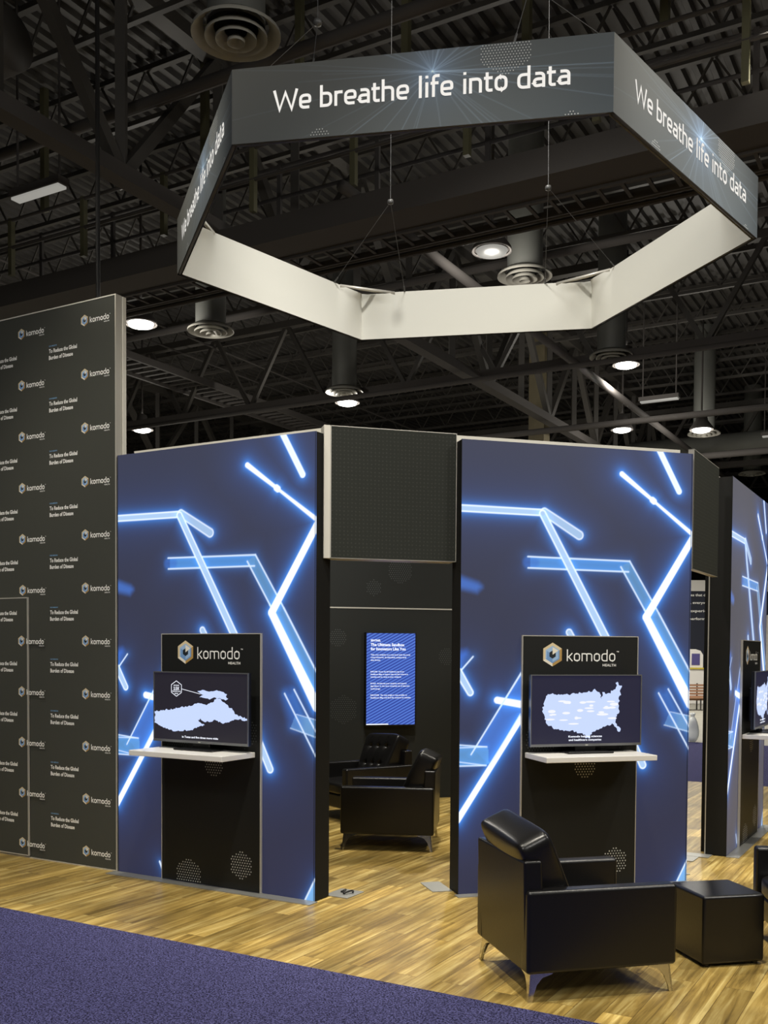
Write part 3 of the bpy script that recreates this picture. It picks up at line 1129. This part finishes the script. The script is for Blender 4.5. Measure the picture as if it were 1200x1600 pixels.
NAMES = {'L': 'left', 'M': 'middle', 'R': 'right'}
for sd in 'LMR':
    (bx, by), a = SIDES[sd]
    w = NAMES[sd]
    where = {'L': 'beside the tall logo backdrop', 'M': 'behind the near armchair', 'R': 'cut by the right edge of the photo'}[sd]
    # lightbox
    e = empty('lightbox_panel', (bx, by, 0), a)
    tag(e, 'tall dark blue light panel with glowing bars, ' + where, 'light panel', 'tall glowing light panels')
    q = MB()
    q.box((0, .004, .006), (PW, .20, PH), MT['blackside'])
    q.build('cabinet', e)
    o = bpy.data.objects.new('backlit_graphic', ART)
    COL.objects.link(o)
    o.parent = e
    o.location = (0, 0.0, .004)
    pieces('edge_trim', [((x0, -.002, .0), (x0 + .004, .006, PH)) for x0 in (.0, PW - .012)], MT['blackside'], e)
    if sd == 'R':
        pieces('edge_trim', [((-.004, .196, 0), (.0, .206, 3.6))], MT['alu'], e)
    pl = [((-.03, -.125 if sd != 'M' else -.10, .0), (PW + .03 if sd == 'L' else PW, -.004, .007)),
          ((PW - .05, .21, .0), (PW + .17, .47, .007))]
    if sd != 'L':
        pl.append(((-.17, .13, .0), (-.002, .47, .007)))
    if sd == 'R':
        pl.append(((-.42, .22, .0), (-.18, .40, .007)))
    pieces('base_plate', pl, MT['plate'], e)
    # white structural beam behind
    q = MB()
    q.box((.14, .205, 0.0), (.21, .27, 3.60), MT['blackside'])
    q.box((PW - .21, .205, 0.0), (PW - .14, .27, 3.60), MT['blackside'])
    q.box((0, .205, 3.60), (PW - .0, .30, 3.735), MT['whiteframe'])
    o = q.build('rear_frame')
    o.location = (bx, by, 0)
    o.rotation_euler = (0, 0, a)
    tag(o, 'white frame rising just above the %s light panel' % w, 'frame', 'white frames behind the light panels')
    # kiosk board + shelf
    e = empty('kiosk_stand', (bx, by, 0), a)
    tag(e, 'black komodo kiosk board with white shelf on the %s light panel' % w, 'kiosk', 'kiosk boards with shelves')
    q = MB()
    q.box((.535, -.026, .012), (1.572, -.006, 2.098), MT['board'])
    q.build('board', e)
    pieces('edge_trim', [((.528, -.028, .008), (.535, -.004, 2.105)), ((1.572, -.028, .008), (1.579, -.004, 2.105)),
                         ((.535, -.028, 2.098), (1.572, -.004, 2.105))], MT['alu'], e)
    q = MB()
    q.box((.56, -.45, 1.105), (1.525, -.028, 1.148), MT['white'])
    q.build('shelf', e, bevel=.004)
    q = MB()
    komodo_logo(q, .712, 1.949, .676, -.0275)
    q.build('printed_logo', e)
    q = MB()
    dot_hex(q, .83, .07, .155, -.0275, MT['dot'], zmin=.02)
    dot_hex(q, 1.385, .215, .128, -.0275, MT['dot'])
    dot_hex(q, 1.10, 1.02, .115, -.0275, MT['dot'], zmax=1.1)
    dot_hex(q, 1.02, 1.34, .19, -.0275, MT['dot_faint'])
    dot_hex(q, .70, 1.25, .15, -.0275, MT['dot_faint'])
    dot_hex(q, 1.42, 1.30, .13, -.0275, MT['dot_faint'])
    q.build('dot_pattern', e)
    television(sd, {'L': 'silver edged television showing a map of Texas on the left kiosk shelf',
                    'M': 'silver edged television showing a white United States map, middle kiosk',
                    'R': 'television seen from its side at the right edge of the photo'}[sd], 'texas' if sd == 'L' else 'us')

# header panels over the doorways
for sd, lab in (('M', 'dark square header panel over the doorway between left and middle light panels'),
                ('R', 'narrow dark header panel over the gap right of the middle light panel')):
    (bx, by), a = SIDES[sd]
    e = empty('header_panel', (bx, by, 0), a)
    tag(e, lab, 'header panel', 'header panels over the openings')
    u0, u1, z0, z1 = -1.045, -.004, 2.693, 3.725
    if sd == 'R':
        u0, u1 = -1.165, -.13
    q = MB()
    q.box((u0 + .006, .098, z0 + .006), (u1 - .006, .104, z1 - .006), MT['header'])
    q.build('fabric', e)
    q = MB()
    yb = .28 if sd == 'M' else .15
    q.box((u0, .10, z0), (u0 + .006, yb, z1), MT['alu'])
    q.box((u1 - .006, .10, z0), (u1, min(yb, .2), z1), MT['alu'])
    q.box((u0, .10, z0), (u1, yb, z0 + .006), MT['alu'])
    q.box((u0, .10, z1 - .006), (u1, yb, z1), MT['alu'])
    q.box((u0 + .006, .12, z0 + .006), (u1 - .006, yb, z1 - .006), MT['blackside'])
    q.build('frame', e)
    if sd == 'M':
        box_obj('corner_post', (-1.097, .10, z0), (-1.047, .22, z1), MT['whiteframe'], e)

# ------------------------------------------------------------------ logo backdrop
(bx, by), a = SIDES['L']
e = empty('logo_backdrop', (bx, by, 0), a)
tag(e, 'very tall charcoal backdrop wall repeating white logos and slogans at left', 'backdrop')
q = MB()
q.box((-5.2, 0.0, .012), (-.024, .10, 5.055), MT['backdrop'])
q.build('fabric', e)
pieces('edge_trim', [((-.024, -.004, .0), (-.014, .07, 5.065)), ((-5.2, -.004, .0), (-.024, .012, .010))], MT['alu'], e)
pieces('edge_trim', [((-5.2, -.004, 5.055), (-.024, .10, 5.065)), ((-.018, .075, 0), (-.006, .115, 5.06))], MT['whiteframe'], e)
q = MB()
q.box((-2.05, -.016, .03), (-1.135, -.002, 2.44), MT['backdrop'])
q.build('storage_door', e)
q = MB()
q.box((-1.135, -.018, .02), (-1.125, -.001, 2.45), MT['alu'])
q.box((-2.05, -.018, 2.44), (-1.135, -.001, 2.45), MT['alu'])
q.box((-2.05, -.018, .02), (-1.135, -.001, .03), MT['alu'])
q.build('door_trim', e)
box_obj('door_gap', (-1.125, -.001, .0), (-1.118, .0, 2.455), MT['black'], e)


def print_mesh(fn):
    q = MB()
    fn(q)
    return q


proto = None
for col in range(3):
    for r in range(11):
        z = 4.892 - .475 * r
        u = -.437 - .815 * col
        y = -.0012
        if proto is None:
            q = MB()
            komodo_logo(q, 0, 0, .352, 0, .098)
            proto = q.build('printed_logo', e)
            o = proto
        else:
            o = proto.copy()
            COL.objects.link(o)
        if col == 1 and z < 2.35:
            # emblem on the door leaf, word on the wall: keep proud of the door
            y = -.0188
        if col == 2 and z < 2.44:
            y = -.0175
        o.parent = e
        o.location = (u, y, z)
proto = None
for col in range(3):
    for r in range(10):
        z = 4.66 - .4755 * r
        u = -.845 - .785 * col
        if proto is None:
            q = MB()
            fit_text(q, 'OUR MISSION', 0, .062, .10, .012, 0, MT['print_blue'], bold=.02)
            fit_text(q, 'To Reduce the Global', 0, .006, .357, .036, 0, MT['print_white'], bold=.028)
            fit_text(q, 'Burden of Disease', 0, -.054, .305, .036, 0, MT['print_white'], bold=.028)
            proto = q.build('printed_slogan', e)
            o = proto
        else:
            o = proto.copy()
            COL.objects.link(o)
        o.parent = e
        o.location = (u, -.0175 if (col >= 1 and z < 2.42) else -.0012, z)

# ------------------------------------------------------------------ inner wall with portrait screen
Y0 = 13.3
e = empty('meeting_room_partition', (.05, Y0, 0), AM)
tag(e, 'black inner wall seen through the doorway, with faint dot hexagons', 'partition wall')
q = MB()
q.box((-2.4, 0, 0), (2.3, .12, 2.525), MT['innerwall'])
q.box((-2.4, 0, 2.54), (2.3, .12, 4.0), MT['innerwall'])
q.build('wall_panel', e)
box_obj('seam_strip', (-2.4, -.006, 2.524), (2.3, .1, 2.541), MT['alu'], e)
q = MB()
dot_hex(q, -.20, 2.80, .11, -.002, MT['dot_faint'], .03, .0075)
dot_hex(q, .16, 3.03, .19, -.002, MT['dot_faint'], .03, .0075)
dot_hex(q, -.68, 2.14, .13, -.002, MT['dot_faint'], .03, .0075)
dot_hex(q, -.60, 1.20, .2, -.002, MT['dot_faint'], .03, .0065)
dot_hex(q, .82, 1.90, .13, -.002, MT['dot_faint'], .03, .0065)
q.build('dot_pattern', e)

e = empty('portrait_display', (.05 + .02, Y0 - .0, 0), AM)
tag(e, 'blue portrait display with white text on the black inner wall', 'display')
q = MB()
q.box((-.345, -.075, .985), (.345, -.002, 2.215), MT['black'])
q.build('cabinet', e, bevel=.004)


def lines_mat():
    M = bpy.data.materials.new('blue_striped_screen')
    M.use_nodes = True
    nt = M.node_tree
    N = nt.nodes.new
    L = nt.links.new
    b = nt.nodes['Principled BSDF']
    tc = N('ShaderNodeTexCoord')
    mp = N('ShaderNodeMapping')
    mp.inputs['Rotation'].default_value = (0, math.radians(28), 0)
    L(tc.outputs['Object'], mp.inputs['Vector'])
    wv = N('ShaderNodeTexWave')
    wv.wave_type = 'BANDS'
    wv.bands_direction = 'Z'
    wv.inputs['Scale'].default_value = 9.0
    wv.inputs['Distortion'].default_value = 1.2
    wv.inputs['Detail Scale'].default_value = .4
    L(mp.outputs[0], wv.inputs['Vector'])
    c = N('ShaderNodeValToRGB')
    c.color_ramp.elements[0].color = srgb(36, 58, 150)
    c.color_ramp.elements[1].color = srgb(88, 128, 220)
    L(wv.outputs['Fac'], c.inputs['Fac'])
    L(c.outputs['Color'], b.inputs['Emission Color'])
    b.inputs['Emission Strength'].default_value = 1.0
    b.inputs['Base Color'].default_value = (.01, .01, .02, 1)
    b.inputs['Roughness'].default_value = .3
    return M


q = MB()
sx0, sx1 = -.332, .332
q.poly([(sx0, -.077, 1.0), (sx1, -.077, 1.0), (sx1, -.077, 2.203), (sx0, -.077, 2.203)], lines_mat())
yy = -.079
q.poly([(sx0, yy, 1.0), (sx0 + .3, yy, 1.0), (sx0 + .3, yy, 1.014), (sx0, yy, 1.014)], MT['scr_white'])
Lx = sx0 + .055
fit_text(q, 'SENTINEL', Lx, 2.095, .135, .026, yy, MT['scr_white'], bold=.03)
fit_text(q, 'The Ultimate Sandbox', Lx, 2.035, .46, .038, yy, MT['scr_white'], bold=.03)
fit_text(q, 'for Innovators Like You', Lx, 1.980, .475, .038, yy, MT['scr_white'], bold=.03)
for zz, wd, tx in ((1.912, .54, 'Take your analytics to a new level with the most'), (1.878, .485, 'comprehensive, de-identified, patient-level'), (1.842, .135, 'data library.'),
                   (1.690, .46, 'EXPLORE  Access the full healthcare map of our'), (1.656, .51, 'Healthcare Map to explore data and find cohorts in'), (1.622, .42, 'minutes and to reuse in your research.'),
                   (1.536, .49, 'BUILD  Accelerate your analytics and expand'), (1.502, .53, 'algorithms on the most complete set of data and'), (1.466, .135, 'technology.'),
                   (1.382, .50, 'DISCOVER  The next insight is now possible on'), (1.348, .55, 'Healthcare Map and find the answers in minutes')):
    fit_text(q, tx, Lx, zz, wd, .018, yy, MT['scr_white'], bold=.02)
q.build('screen', e)


# ------------------------------------------------------------------ armchairs
def soft_box(a, b, n=10, p=6.0, crown=(0, 0, 0)):
    """rounded cushion between corners a and b; crown bulges each axis"""
    c = [(a[i] + b[i]) / 2 for i in range(3)]
    h = [(b[i] - a[i]) / 2 for i in range(3)]
    vs, fs, key = [], [], {}

    def vid(x, y, z):
        k = (round(x, 5), round(y, 5), round(z, 5))
        if k not in key:
            s = (abs(x) ** p + abs(y) ** p + abs(z) ** p) ** (1 / p)
            q_ = [x / s, y / s, z / s]
            ex = [q_[i] * (1 + crown[i] * (1 - q_[(i + 1) % 3] ** 2) * (1 - q_[(i + 2) % 3] ** 2)) for i in range(3)]
            vs.append(tuple(c[i] + h[i] * ex[i] for i in range(3)))
            key[k] = len(vs) - 1
        return key[k]
    g = [-1 + 2 * i / n for i in range(n + 1)]
    for ax in range(3):
        for s in (-1, 1):
            for i in range(n):
                for j in range(n):
                    pts = []
                    for (u, v) in ((g[i], g[j]), (g[i + 1], g[j]), (g[i + 1], g[j + 1]), (g[i], g[j + 1])):
                        t = [0, 0, 0]
                        t[ax] = s
                        t[(ax + 1) % 3] = u
                        t[(ax + 2) % 3] = v
                        pts.append(vid(*t))
                    if s < 0:
                        pts.reverse()
                    fs.append(tuple(pts))
    return vs, fs


def leg_mesh(sx, sy):
    """chrome corner leg: two curved gusset plates meeting at the corner"""
    q = MB()
    prof = [(0, .162), (.14, .162), (.135, .150), (.075, .132), (.045, .095), (.030, .045), (.024, .0), (0, .0)]
    t = .012
    n = len(prof)
    for ax in (0, 1):
        vs = []
        for side in (0, t):
            for (d, z) in prof:
                tilt = (.162 - z) * .10
                if ax == 0:
                    vs.append((sx * (d - tilt), sy * (side - tilt), z))
                else:
                    vs.append((sx * (side - tilt), sy * (d - tilt), z))
        fs = [tuple(range(n)), tuple(reversed(range(n, 2 * n)))] + [(i, n + i, n + (i + 1) % n, (i + 1) % n) for i in range(n)]
        q.add(vs, fs, MT['chrome'])
    return q


def make_armchair():
    e = empty('armchair', (0, 0, 0))
    D, Wd = .465, .425
    LE = MT['leather']
    z0 = .16
    for s in (-1, 1):
        q = MB()
        y0, y1 = (s * (Wd - .105), s * Wd)
        q.box((-D, min(y0, y1), z0), (D, max(y0, y1), .63), LE)
        q.build('armrest', e, bevel=.022, segs=4)
    q = MB()
    q.box((-D + .12, -Wd + .106, z0), (D - .015, Wd - .106, .315), LE)
    q.build('seat_base', e, bevel=.015)
    q = MB()
    # back panel, slightly reclined top
    ys = Wd - .035
    vs = [(-D + .004, -ys, z0), (-D + .13, -ys, z0), (-D + .13, ys, z0), (-D + .004, ys, z0),
          (-D - .012, -ys, .795), (-D + .10, -ys, .795), (-D + .10, ys, .795), (-D - .012, ys, .795)]
    vs = [(x, (max(-Wd + .106, min(Wd - .106, y)) if z < .1 else y), z) for x, y, z in vs]
    q.add(vs, [(0, 3, 2, 1), (4, 5, 6, 7), (0, 1, 5, 4), (1, 2, 6, 5), (2, 3, 7, 6), (3, 0, 4, 7)], LE)
    q.build('backrest', e, bevel=.016, segs=4)
    q = MB()
    vs, fs = soft_box((-.30, -Wd + .108, .312), (.462, Wd - .108, .455), 12, 7, (.0, .0, .12))
    q.add(vs, fs, LE)
    q.build('seat_cushion', e, smooth=True)
    # tufted back cushion
    q = MB()
    vs, fs = soft_box((-.108, -.32, -.27), (.108, .32, .27), 40, 9, (.14, .02, .03))
    tufts = [(y, z) for z in (-.12, .10) for y in (-.16, 0, .16)]
    out = []
    for (x, y, z) in vs:
        if x > 0.02:
            for (ty, tz) in tufts:
                r = math.hypot(y - ty, z - tz)
                x -= .038 * math.exp(-(r / .028) ** 2) + .012 * math.exp(-(r / .075) ** 2)
            # creases joining the tufts
            for tz in (-.12, .10):
                x -= .007 * math.exp(-((z - tz) / .012) ** 2) * (1 if abs(y) < .26 else 0)
            for ty in (-.16, 0, .16):
                x -= .007 * math.exp(-((y - ty) / .012) ** 2) * (1 if abs(z) < .22 else 0)
        out.append((x, y * (1 + .10 * (z / .27 + .2)), z))
    R = Matrix.Translation((-.30, -.012, .695)) @ Matrix.Rotation(math.radians(3.5), 4, 'X') @ Matrix.Rotation(math.radians(-25), 4, 'Y')
    q.add([R @ Vector(p) for p in out], fs, LE)
    cu = q.build('back_cushion', e, smooth=True)
    # piping along the cushion edge
    q = MB()
    pts = []
    for k in range(48):
        t = 2 * PI * k / 48
        c, s = math.cos(t), math.sin(t)
        f = (abs(c) ** 6 + abs(s) ** 6) ** (-1 / 6)
        pts.append(R @ Vector((.066, .311 * c * f * (1 + .10 * (.262 * s * f / .27 + .2)), .262 * s * f)))
    for k in range(48):
        q.tube(pts[k], pts[(k + 1) % 48], .0055, LE, 6, caps=False)
    q.build('piping', cu, smooth=True)
    for sx in (1, -1):
        for sy in (1, -1):
            o = leg_mesh(-sx, -sy).build('leg', e)
            o.location = (sx * (D - .03), sy * (Wd - .03), 0)
            tag(o, 'chrome leg')
    return e


chair = make_armchair()
chair.location = (1.157, 6.085, 0)
chair.rotation_euler = (0, 0, math.radians(14.2))
tag(chair, 'black leather armchair in the foreground, seen from behind', 'armchair', 'black leather armchairs')
for (x, y, a, lab) in ((.086, 10.26, 173.1, 'black leather armchair in the doorway seen from its side, chrome legs visible'),
                       (-.267, 11.92, 213.6, 'tufted black leather armchair at the back inside the doorway'),
                       (3.01, 6.53, 174.0, 'black leather armchair cut off by the right edge behind the ottoman')):
    c = copy_tree(chair)
    c.location = (x, y, 0)
    c.rotation_euler = (0, 0, math.radians(a))
    tag(c, lab, 'armchair', 'black leather armchairs')

e = empty('ottoman', (2.165, 6.475, 0), math.radians(12.5))
tag(e, 'black leather cube ottoman right of the foreground armchair', 'ottoman')
q = MB()
q.box((-.215, -.215, .018), (.215, .215, .45), MT['leather'])
q.build('body', e, bevel=.02, segs=4)
q = MB()
for sx in (-1, 1):
    for sy in (-1, 1):
        w = MB()
        w.tube((sx * .17, sy * .17, 0), (sx * .17, sy * .17, .022), .022, MT['black'], 14)
        w.build('foot', e)

# ------------------------------------------------------------------ hanging hexagonal sign
SCX, SCY, SZ, SH, SR, STH = .63627, 9.86239, 5.78011, .55401, 2.80889, 4.01225
SV = [Vector((SCX + SR * math.cos(STH + k * PI / 3), SCY + SR * math.sin(STH + k * PI / 3), SZ)) for k in range(6)]
S = SR
sign = empty('hanging_sign', (SCX, SCY, SZ), STH)
tag(sign, 'large hexagonal ring sign hanging overhead, dark outside and white inside', 'hanging sign')


def sign_art():
    nu, nv = 520, 104
    us = np.linspace(0, S, nu)
    vs = np.linspace(0, SH, nv)
    U, V = np.meshgrid(us, vs)
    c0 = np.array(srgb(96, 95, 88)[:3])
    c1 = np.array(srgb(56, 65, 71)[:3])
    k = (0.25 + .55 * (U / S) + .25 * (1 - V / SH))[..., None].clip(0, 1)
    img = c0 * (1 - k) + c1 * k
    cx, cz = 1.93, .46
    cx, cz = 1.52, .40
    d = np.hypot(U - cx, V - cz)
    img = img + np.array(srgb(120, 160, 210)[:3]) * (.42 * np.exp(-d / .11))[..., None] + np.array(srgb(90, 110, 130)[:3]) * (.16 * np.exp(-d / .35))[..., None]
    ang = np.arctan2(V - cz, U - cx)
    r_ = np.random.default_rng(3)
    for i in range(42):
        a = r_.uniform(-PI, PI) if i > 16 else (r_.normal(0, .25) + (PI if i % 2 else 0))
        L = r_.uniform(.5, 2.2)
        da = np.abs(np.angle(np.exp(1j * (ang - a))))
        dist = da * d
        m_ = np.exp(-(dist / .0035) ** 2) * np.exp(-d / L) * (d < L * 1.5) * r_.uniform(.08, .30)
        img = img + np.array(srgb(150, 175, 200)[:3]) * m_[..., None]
    me = bpy.data.meshes.new('outer_skin')
    nvt = nu * nv
    co = np.zeros((nvt, 3), np.float32)
    co[:, 0] = U.ravel()
    co[:, 2] = V.ravel()
    idx = np.arange(nvt).reshape(nv, nu)
    qd = np.stack([idx[:-1, :-1], idx[:-1, 1:], idx[1:, 1:], idx[1:, :-1]], -1).reshape(-1, 4)
    me.vertices.add(nvt)
    me.vertices.foreach_set('co', co.ravel())
    me.loops.add(qd.size)
    me.loops.foreach_set('vertex_index', qd.ravel().astype(np.int32))
    me.polygons.add(len(qd))
    me.polygons.foreach_set('loop_start', (np.arange(len(qd)) * 4).astype(np.int32))
    me.polygons.foreach_set('loop_total', np.full(len(qd), 4, np.int32))
    me.update()
    at = me.attributes.new('art', 'FLOAT_COLOR', 'POINT')
    c4 = np.ones((nvt, 4), np.float32)
    c4[:, :3] = img.reshape(-1, 3).clip(0, 1)
    at.data.foreach_set('color', c4.ravel())
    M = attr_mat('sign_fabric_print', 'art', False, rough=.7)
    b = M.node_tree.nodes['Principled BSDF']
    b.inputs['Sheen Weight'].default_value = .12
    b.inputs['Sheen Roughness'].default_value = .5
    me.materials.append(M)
    return me


SART = sign_art()
lett = None
dots = None
for k in range(6):
    ang = math.radians(120 + 60 * k)          # local direction of side k
    vloc = Vector((SR * math.cos(k * PI / 3), SR * math.sin(k * PI / 3), 0))
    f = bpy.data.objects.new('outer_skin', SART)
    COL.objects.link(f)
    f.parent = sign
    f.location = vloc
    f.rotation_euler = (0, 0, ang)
    if lett is None:
        q = MB()
        stroke_text(q, 'We breathe life into data', .325, .215, 2.19, .152, -.004, MT['sign_glow_white'], stroke=0.094)
        lett = q.build('lettering', sign)
        q = MB()
        dot_hex(q, 2.05, SH - .03, .215, -.003, MT['dot'], .022, .0048, zmax=SH - .006)
        dot_hex(q, .68, -.02, .10, -.003, MT['dot'], .022, .0048, zmin=.006)
        dot_hex(q, 2.52, -.03, .07, -.003, MT['dot'], .022, .0048, zmin=.006)
        dots = q.build('dot_pattern', sign)
        a_, b_ = lett, dots
    else:
        a_, b_ = lett.copy(), dots.copy()
        COL.objects.link(a_)
        COL.objects.link(b_)
    for o in (a_, b_):
        o.parent = sign
        o.location = vloc
        o.rotation_euler = (0, 0, ang)
# inner liner with pinched upper corners, and frame
RI = SR - .055
q = MB()
LN = MT['liner']
for k in range(6):
    A = Vector((RI * math.cos(k * PI / 3), RI * math.sin(k * PI / 3), 0))
    B = Vector((RI * math.cos((k + 1) * PI / 3), RI * math.sin((k + 1) * PI / 3), 0))
    d = (B - A)
    n_in = Vector((-(A + B).x, -(A + B).y, 0)).normalized()
    nx, nz = 60, 10
    vs = []
    for j in range(nz + 1):
        for i in range(nx + 1):
            t = i / nx
            p = A + d * t
            z = SH * j / nz
            # distance from nearer corner along the side
            dc = min(t, 1 - t) * d.length
            h = j / nz
            sag = 0.0
            if dc < .42:
                w = 1 - dc / .42
                sag = .11 * math.sin(PI * min(1, w * 1.0)) * h ** 1.5
                if h > .99:
                    z -= .055 * math.sin(PI * w) * 1.0
                elif h > .85:
                    z -= .04 * math.sin(PI * w)
            p = p + n_in * sag + Vector((0, 0, z))
            vs.append(p)
    fs = []
    for j in range(nz):
        for i in range(nx):
            o_ = j * (nx + 1) + i
            fs.append((o_, o_ + 1, o_ + nx + 2, o_ + nx + 1))
    q.add(vs, fs, LN)
q.build('inner_liner', sign, smooth=True)
q = MB()
for k in range(6):
    for z in (.02, SH - .02):
        rr = SR - .027
        A = Vector((rr * math.cos(k * PI / 3), rr * math.sin(k * PI / 3), z))
        B = Vector((rr * math.cos((k + 1) * PI / 3), rr * math.sin((k + 1) * PI / 3), z))
        q.tube(A, B, .019, MT['whiteframe'] if z > .3 else MT['steel'], 8)
    rr = SR - .027
    A = Vector((rr * math.cos(k * PI / 3), rr * math.sin(k * PI / 3), .02))
    q.tube(A, A + Vector((0, 0, SH - .04)), .019, MT['alu'], 8)
q.build('frame', sign, smooth=True)
for k in range(6):
    rr = SR - .06
    c = Vector((rr * math.cos(k * PI / 3), rr * math.sin(k * PI / 3), SH - .015))
    p1 = Vector((rr * math.cos((k + 1) * PI / 3), rr * math.sin((k + 1) * PI / 3), SH - .015))
    p0 = Vector((rr * math.cos((k - 1) * PI / 3), rr * math.sin((k - 1) * PI / 3), SH - .015))
    a1 = c + (p1 - c).normalized() * .40
    a0 = c + (p0 - c).normalized() * .40
    w = MB()
    w.tube(a0, a1, .021, MT['alu'], 8)
    w.build('corner_brace', sign, smooth=True)

# suspension bridles
INV = Matrix.Rotation(0, 4, 'Z')


def side_pt(k, u, z=SZ + SH - .01):
    A, B = SV[k], SV[(k + 1) % 6]
    p = A + (B - A).normalized() * u
    p.z = z
    return p


TOPZ = 12.1
for hub, pts, lab in (((.0383, 9.9 + 1.45, 6.96), [(4, .52), (3, 2.25)], 'steel wire bridle on the rear left of the hanging sign'),
                      ((1.72, 10.9, 6.92), [(3, .57), (2, 2.31)], 'steel wire bridle on the rear right of the hanging sign'),
                      ((1.03, 7.45, 6.80), [(0, 2.10), (1, .40)], 'steel wire bridle on the front right of the hanging sign'),
                      ((-.55, 8.0, 6.86), [(0, .62), (5, 2.2)], 'steel wire bridle on the front left of the hanging sign')):
    hv = Vector(hub)
    e = empty('wire_bridle', hv)
    tag(e, lab, 'wire', 'wire bridles above the hanging sign')
    q = MB()
    for (k, u) in pts:
        p = side_pt(k, u)
        c_ = SV[k].lerp(SV[(k + 1) % 6], .5)
        inw = (Vector((SCX, SCY, 0)) - Vector((c_.x, c_.y, 0))).normalized() * .027
        q.tube(Vector((0, 0, 0)), p + inw - hv, .0028, MT['wire'], 6)
        dd = (hv - p).normalized()
        q.tube(p + inw - hv + dd * .02, p + inw - hv + dd * .10, .009, MT['wire'], 6)
    q.tube((0, 0, 0), (.0, .25, TOPZ + 1.0 - hv.z), .003, MT['wire'], 6)
    q.build('wire', e)
    w = MB()
    w.lathe([(.001, -.03), (.03, -.02), (.036, 0), (.03, .02), (.001, .03)], (0, 0, 0), MT['wire'], 10)
    w.build('shackle', e, smooth=True)

# power drop beside the backdrop
q = MB()
P0 = Vector((-2.82, 9.95, 0))
pts = [P0 + Vector((0, 0, .0)), P0 + Vector((0, 0, 9.0)), P0 + Vector((-.02, .05, 11.0)), P0 + Vector((-.1, .2, 13.1))]
for i in range(3):
    q.tube(pts[i], pts[i + 1], .022, MT['cable'], 8)
tag(q.build('power_cable_drop', smooth=True), 'black cable bundle hanging from the ceiling behind the tall backdrop', 'cable')

# little cable on the left base plate
q = MB()
(bx, by), a = SIDES['L']
R = Matrix.Translation((bx, by, 0)) @ Matrix.Rotation(a, 4, 'Z')
prev = None
for k in range(22):
    t = k / 21
    p = R @ Vector((PW + .03 + .10 * t, .34 + .04 * math.sin(9 * t), .016 + .012 * abs(math.sin(6 * t))))
    if prev is not None:
        q.tube(prev, p, .008, MT['cable'], 6)
    prev = p
tag(q.build('power_cable', smooth=True), 'short black cable lying on the steel plate by the doorway', 'cable')

# ------------------------------------------------------------------ far stands seen through the right gap
e = empty('exhibit_banner', (13.2, 42, 0), 0)
tag(e, 'dark banner with white text lines, far behind the right gap', 'banner')
q = MB()
q.box((-2.6, 0, 0), (3.4, .2, 4.55), MT['navy'])
q.build('panel', e)
box_obj('white_fascia', (-2.6, -.05, 4.55), (3.4, .2, 5.0), MT['white'], e)
q = MB()
for z, tx in ((4.34, 'changes that deliver'), (4.02, 'ideas, everywhere'), (3.68, 'live experience'), (3.35, 'the performance')):
    fit_text(q, tx, -.85, z, 1.42, .11, -.01, MT['print_white'], bold=.02)
q.build('lettering', e)

e = empty('white_counter', (12.2, 39, 0), 0)
tag(e, 'white counter in front of the far dark banner', 'counter')
box_obj('body', (-1.2, 0, 0), (1.4, .6, 1.35), MT['white'], e, .01)
box_obj('worktop', (-1.25, -.05, 1.35), (1.45, .65, 1.40), MT['yellow'], e)
e = empty('display_box', (12.05, 39.3, 1.40), 0)
tag(e, 'white rounded display box standing on the far white counter', 'box')
q = MB()
q.prism([(-.35, 0), (.35, 0), (.35, .5), (.25, .66), (.05, .72), (-.35, .72)], -.2, .2, MT['white'])
q.build('body', e, bevel=.01)
box_obj('purple_label', (-.1, -.21, .1), (.22, -.205, .55), MT['purplepaper'], e)

e = empty('slatted_bench', (11.0, 35.0, 0), HA * 0)
tag(e, 'long slatted wooden bench far behind the right gap', 'bench')
q = MB()
for k in range(6):
    q.box((-2.5, 0, .32 + k * .10), (3.2, .04, .385 + k * .10), MT['benchwood'])
q.build('back_slats', e)
box_obj('seat', (-2.5, -.45, .40), (3.2, 0, .45), MT['benchwood'], e)
for x in (-2.2, -.1, .4, 1.1, 2.9):
    q = MB()
    q.box((x, -.4, 0), (x + .04, -.36, .4), MT['steel'])
    q.box((x, .04, 0), (x + .04, .08, .92), MT['steel'])
    q.build('leg', e)

e = empty('waste_bag', (6.86, 22.3, 0), 0)
tag(e, 'clear plastic bag slumped on the concrete beyond the back carpet', 'bag')
q = MB()
vs, fs = soft_box((-.11, -.11, 0), (.11, .11, .54), 10, 3, (.1, .1, .1))
vs = [(x * (1 + .2 * math.sin(9 * z + 3 * y)), y * (1 + .2 * math.cos(11 * z + 2 * x)), z) for x, y, z in vs]
q.add(vs, fs, MT['bag'])
q.build('bag_body', e, smooth=True)
q = MB()
q.lathe([(.02, .52), (.05, .58), (.07, .64), (.01, .56)], (0, 0, 0), MT['bag'], 10)
q.build('bag_knot', e, smooth=True)

q = MB()
q.box((-1.0, 0, 0), (9, .2, 3.5), MT['greywall'])
o = q.build('booth_partition')
o.location = (15.9, 40.0, 0)
tag(o, 'pale grey partition far away at the right edge', 'partition wall')

print('objects', len(bpy.data.objects))
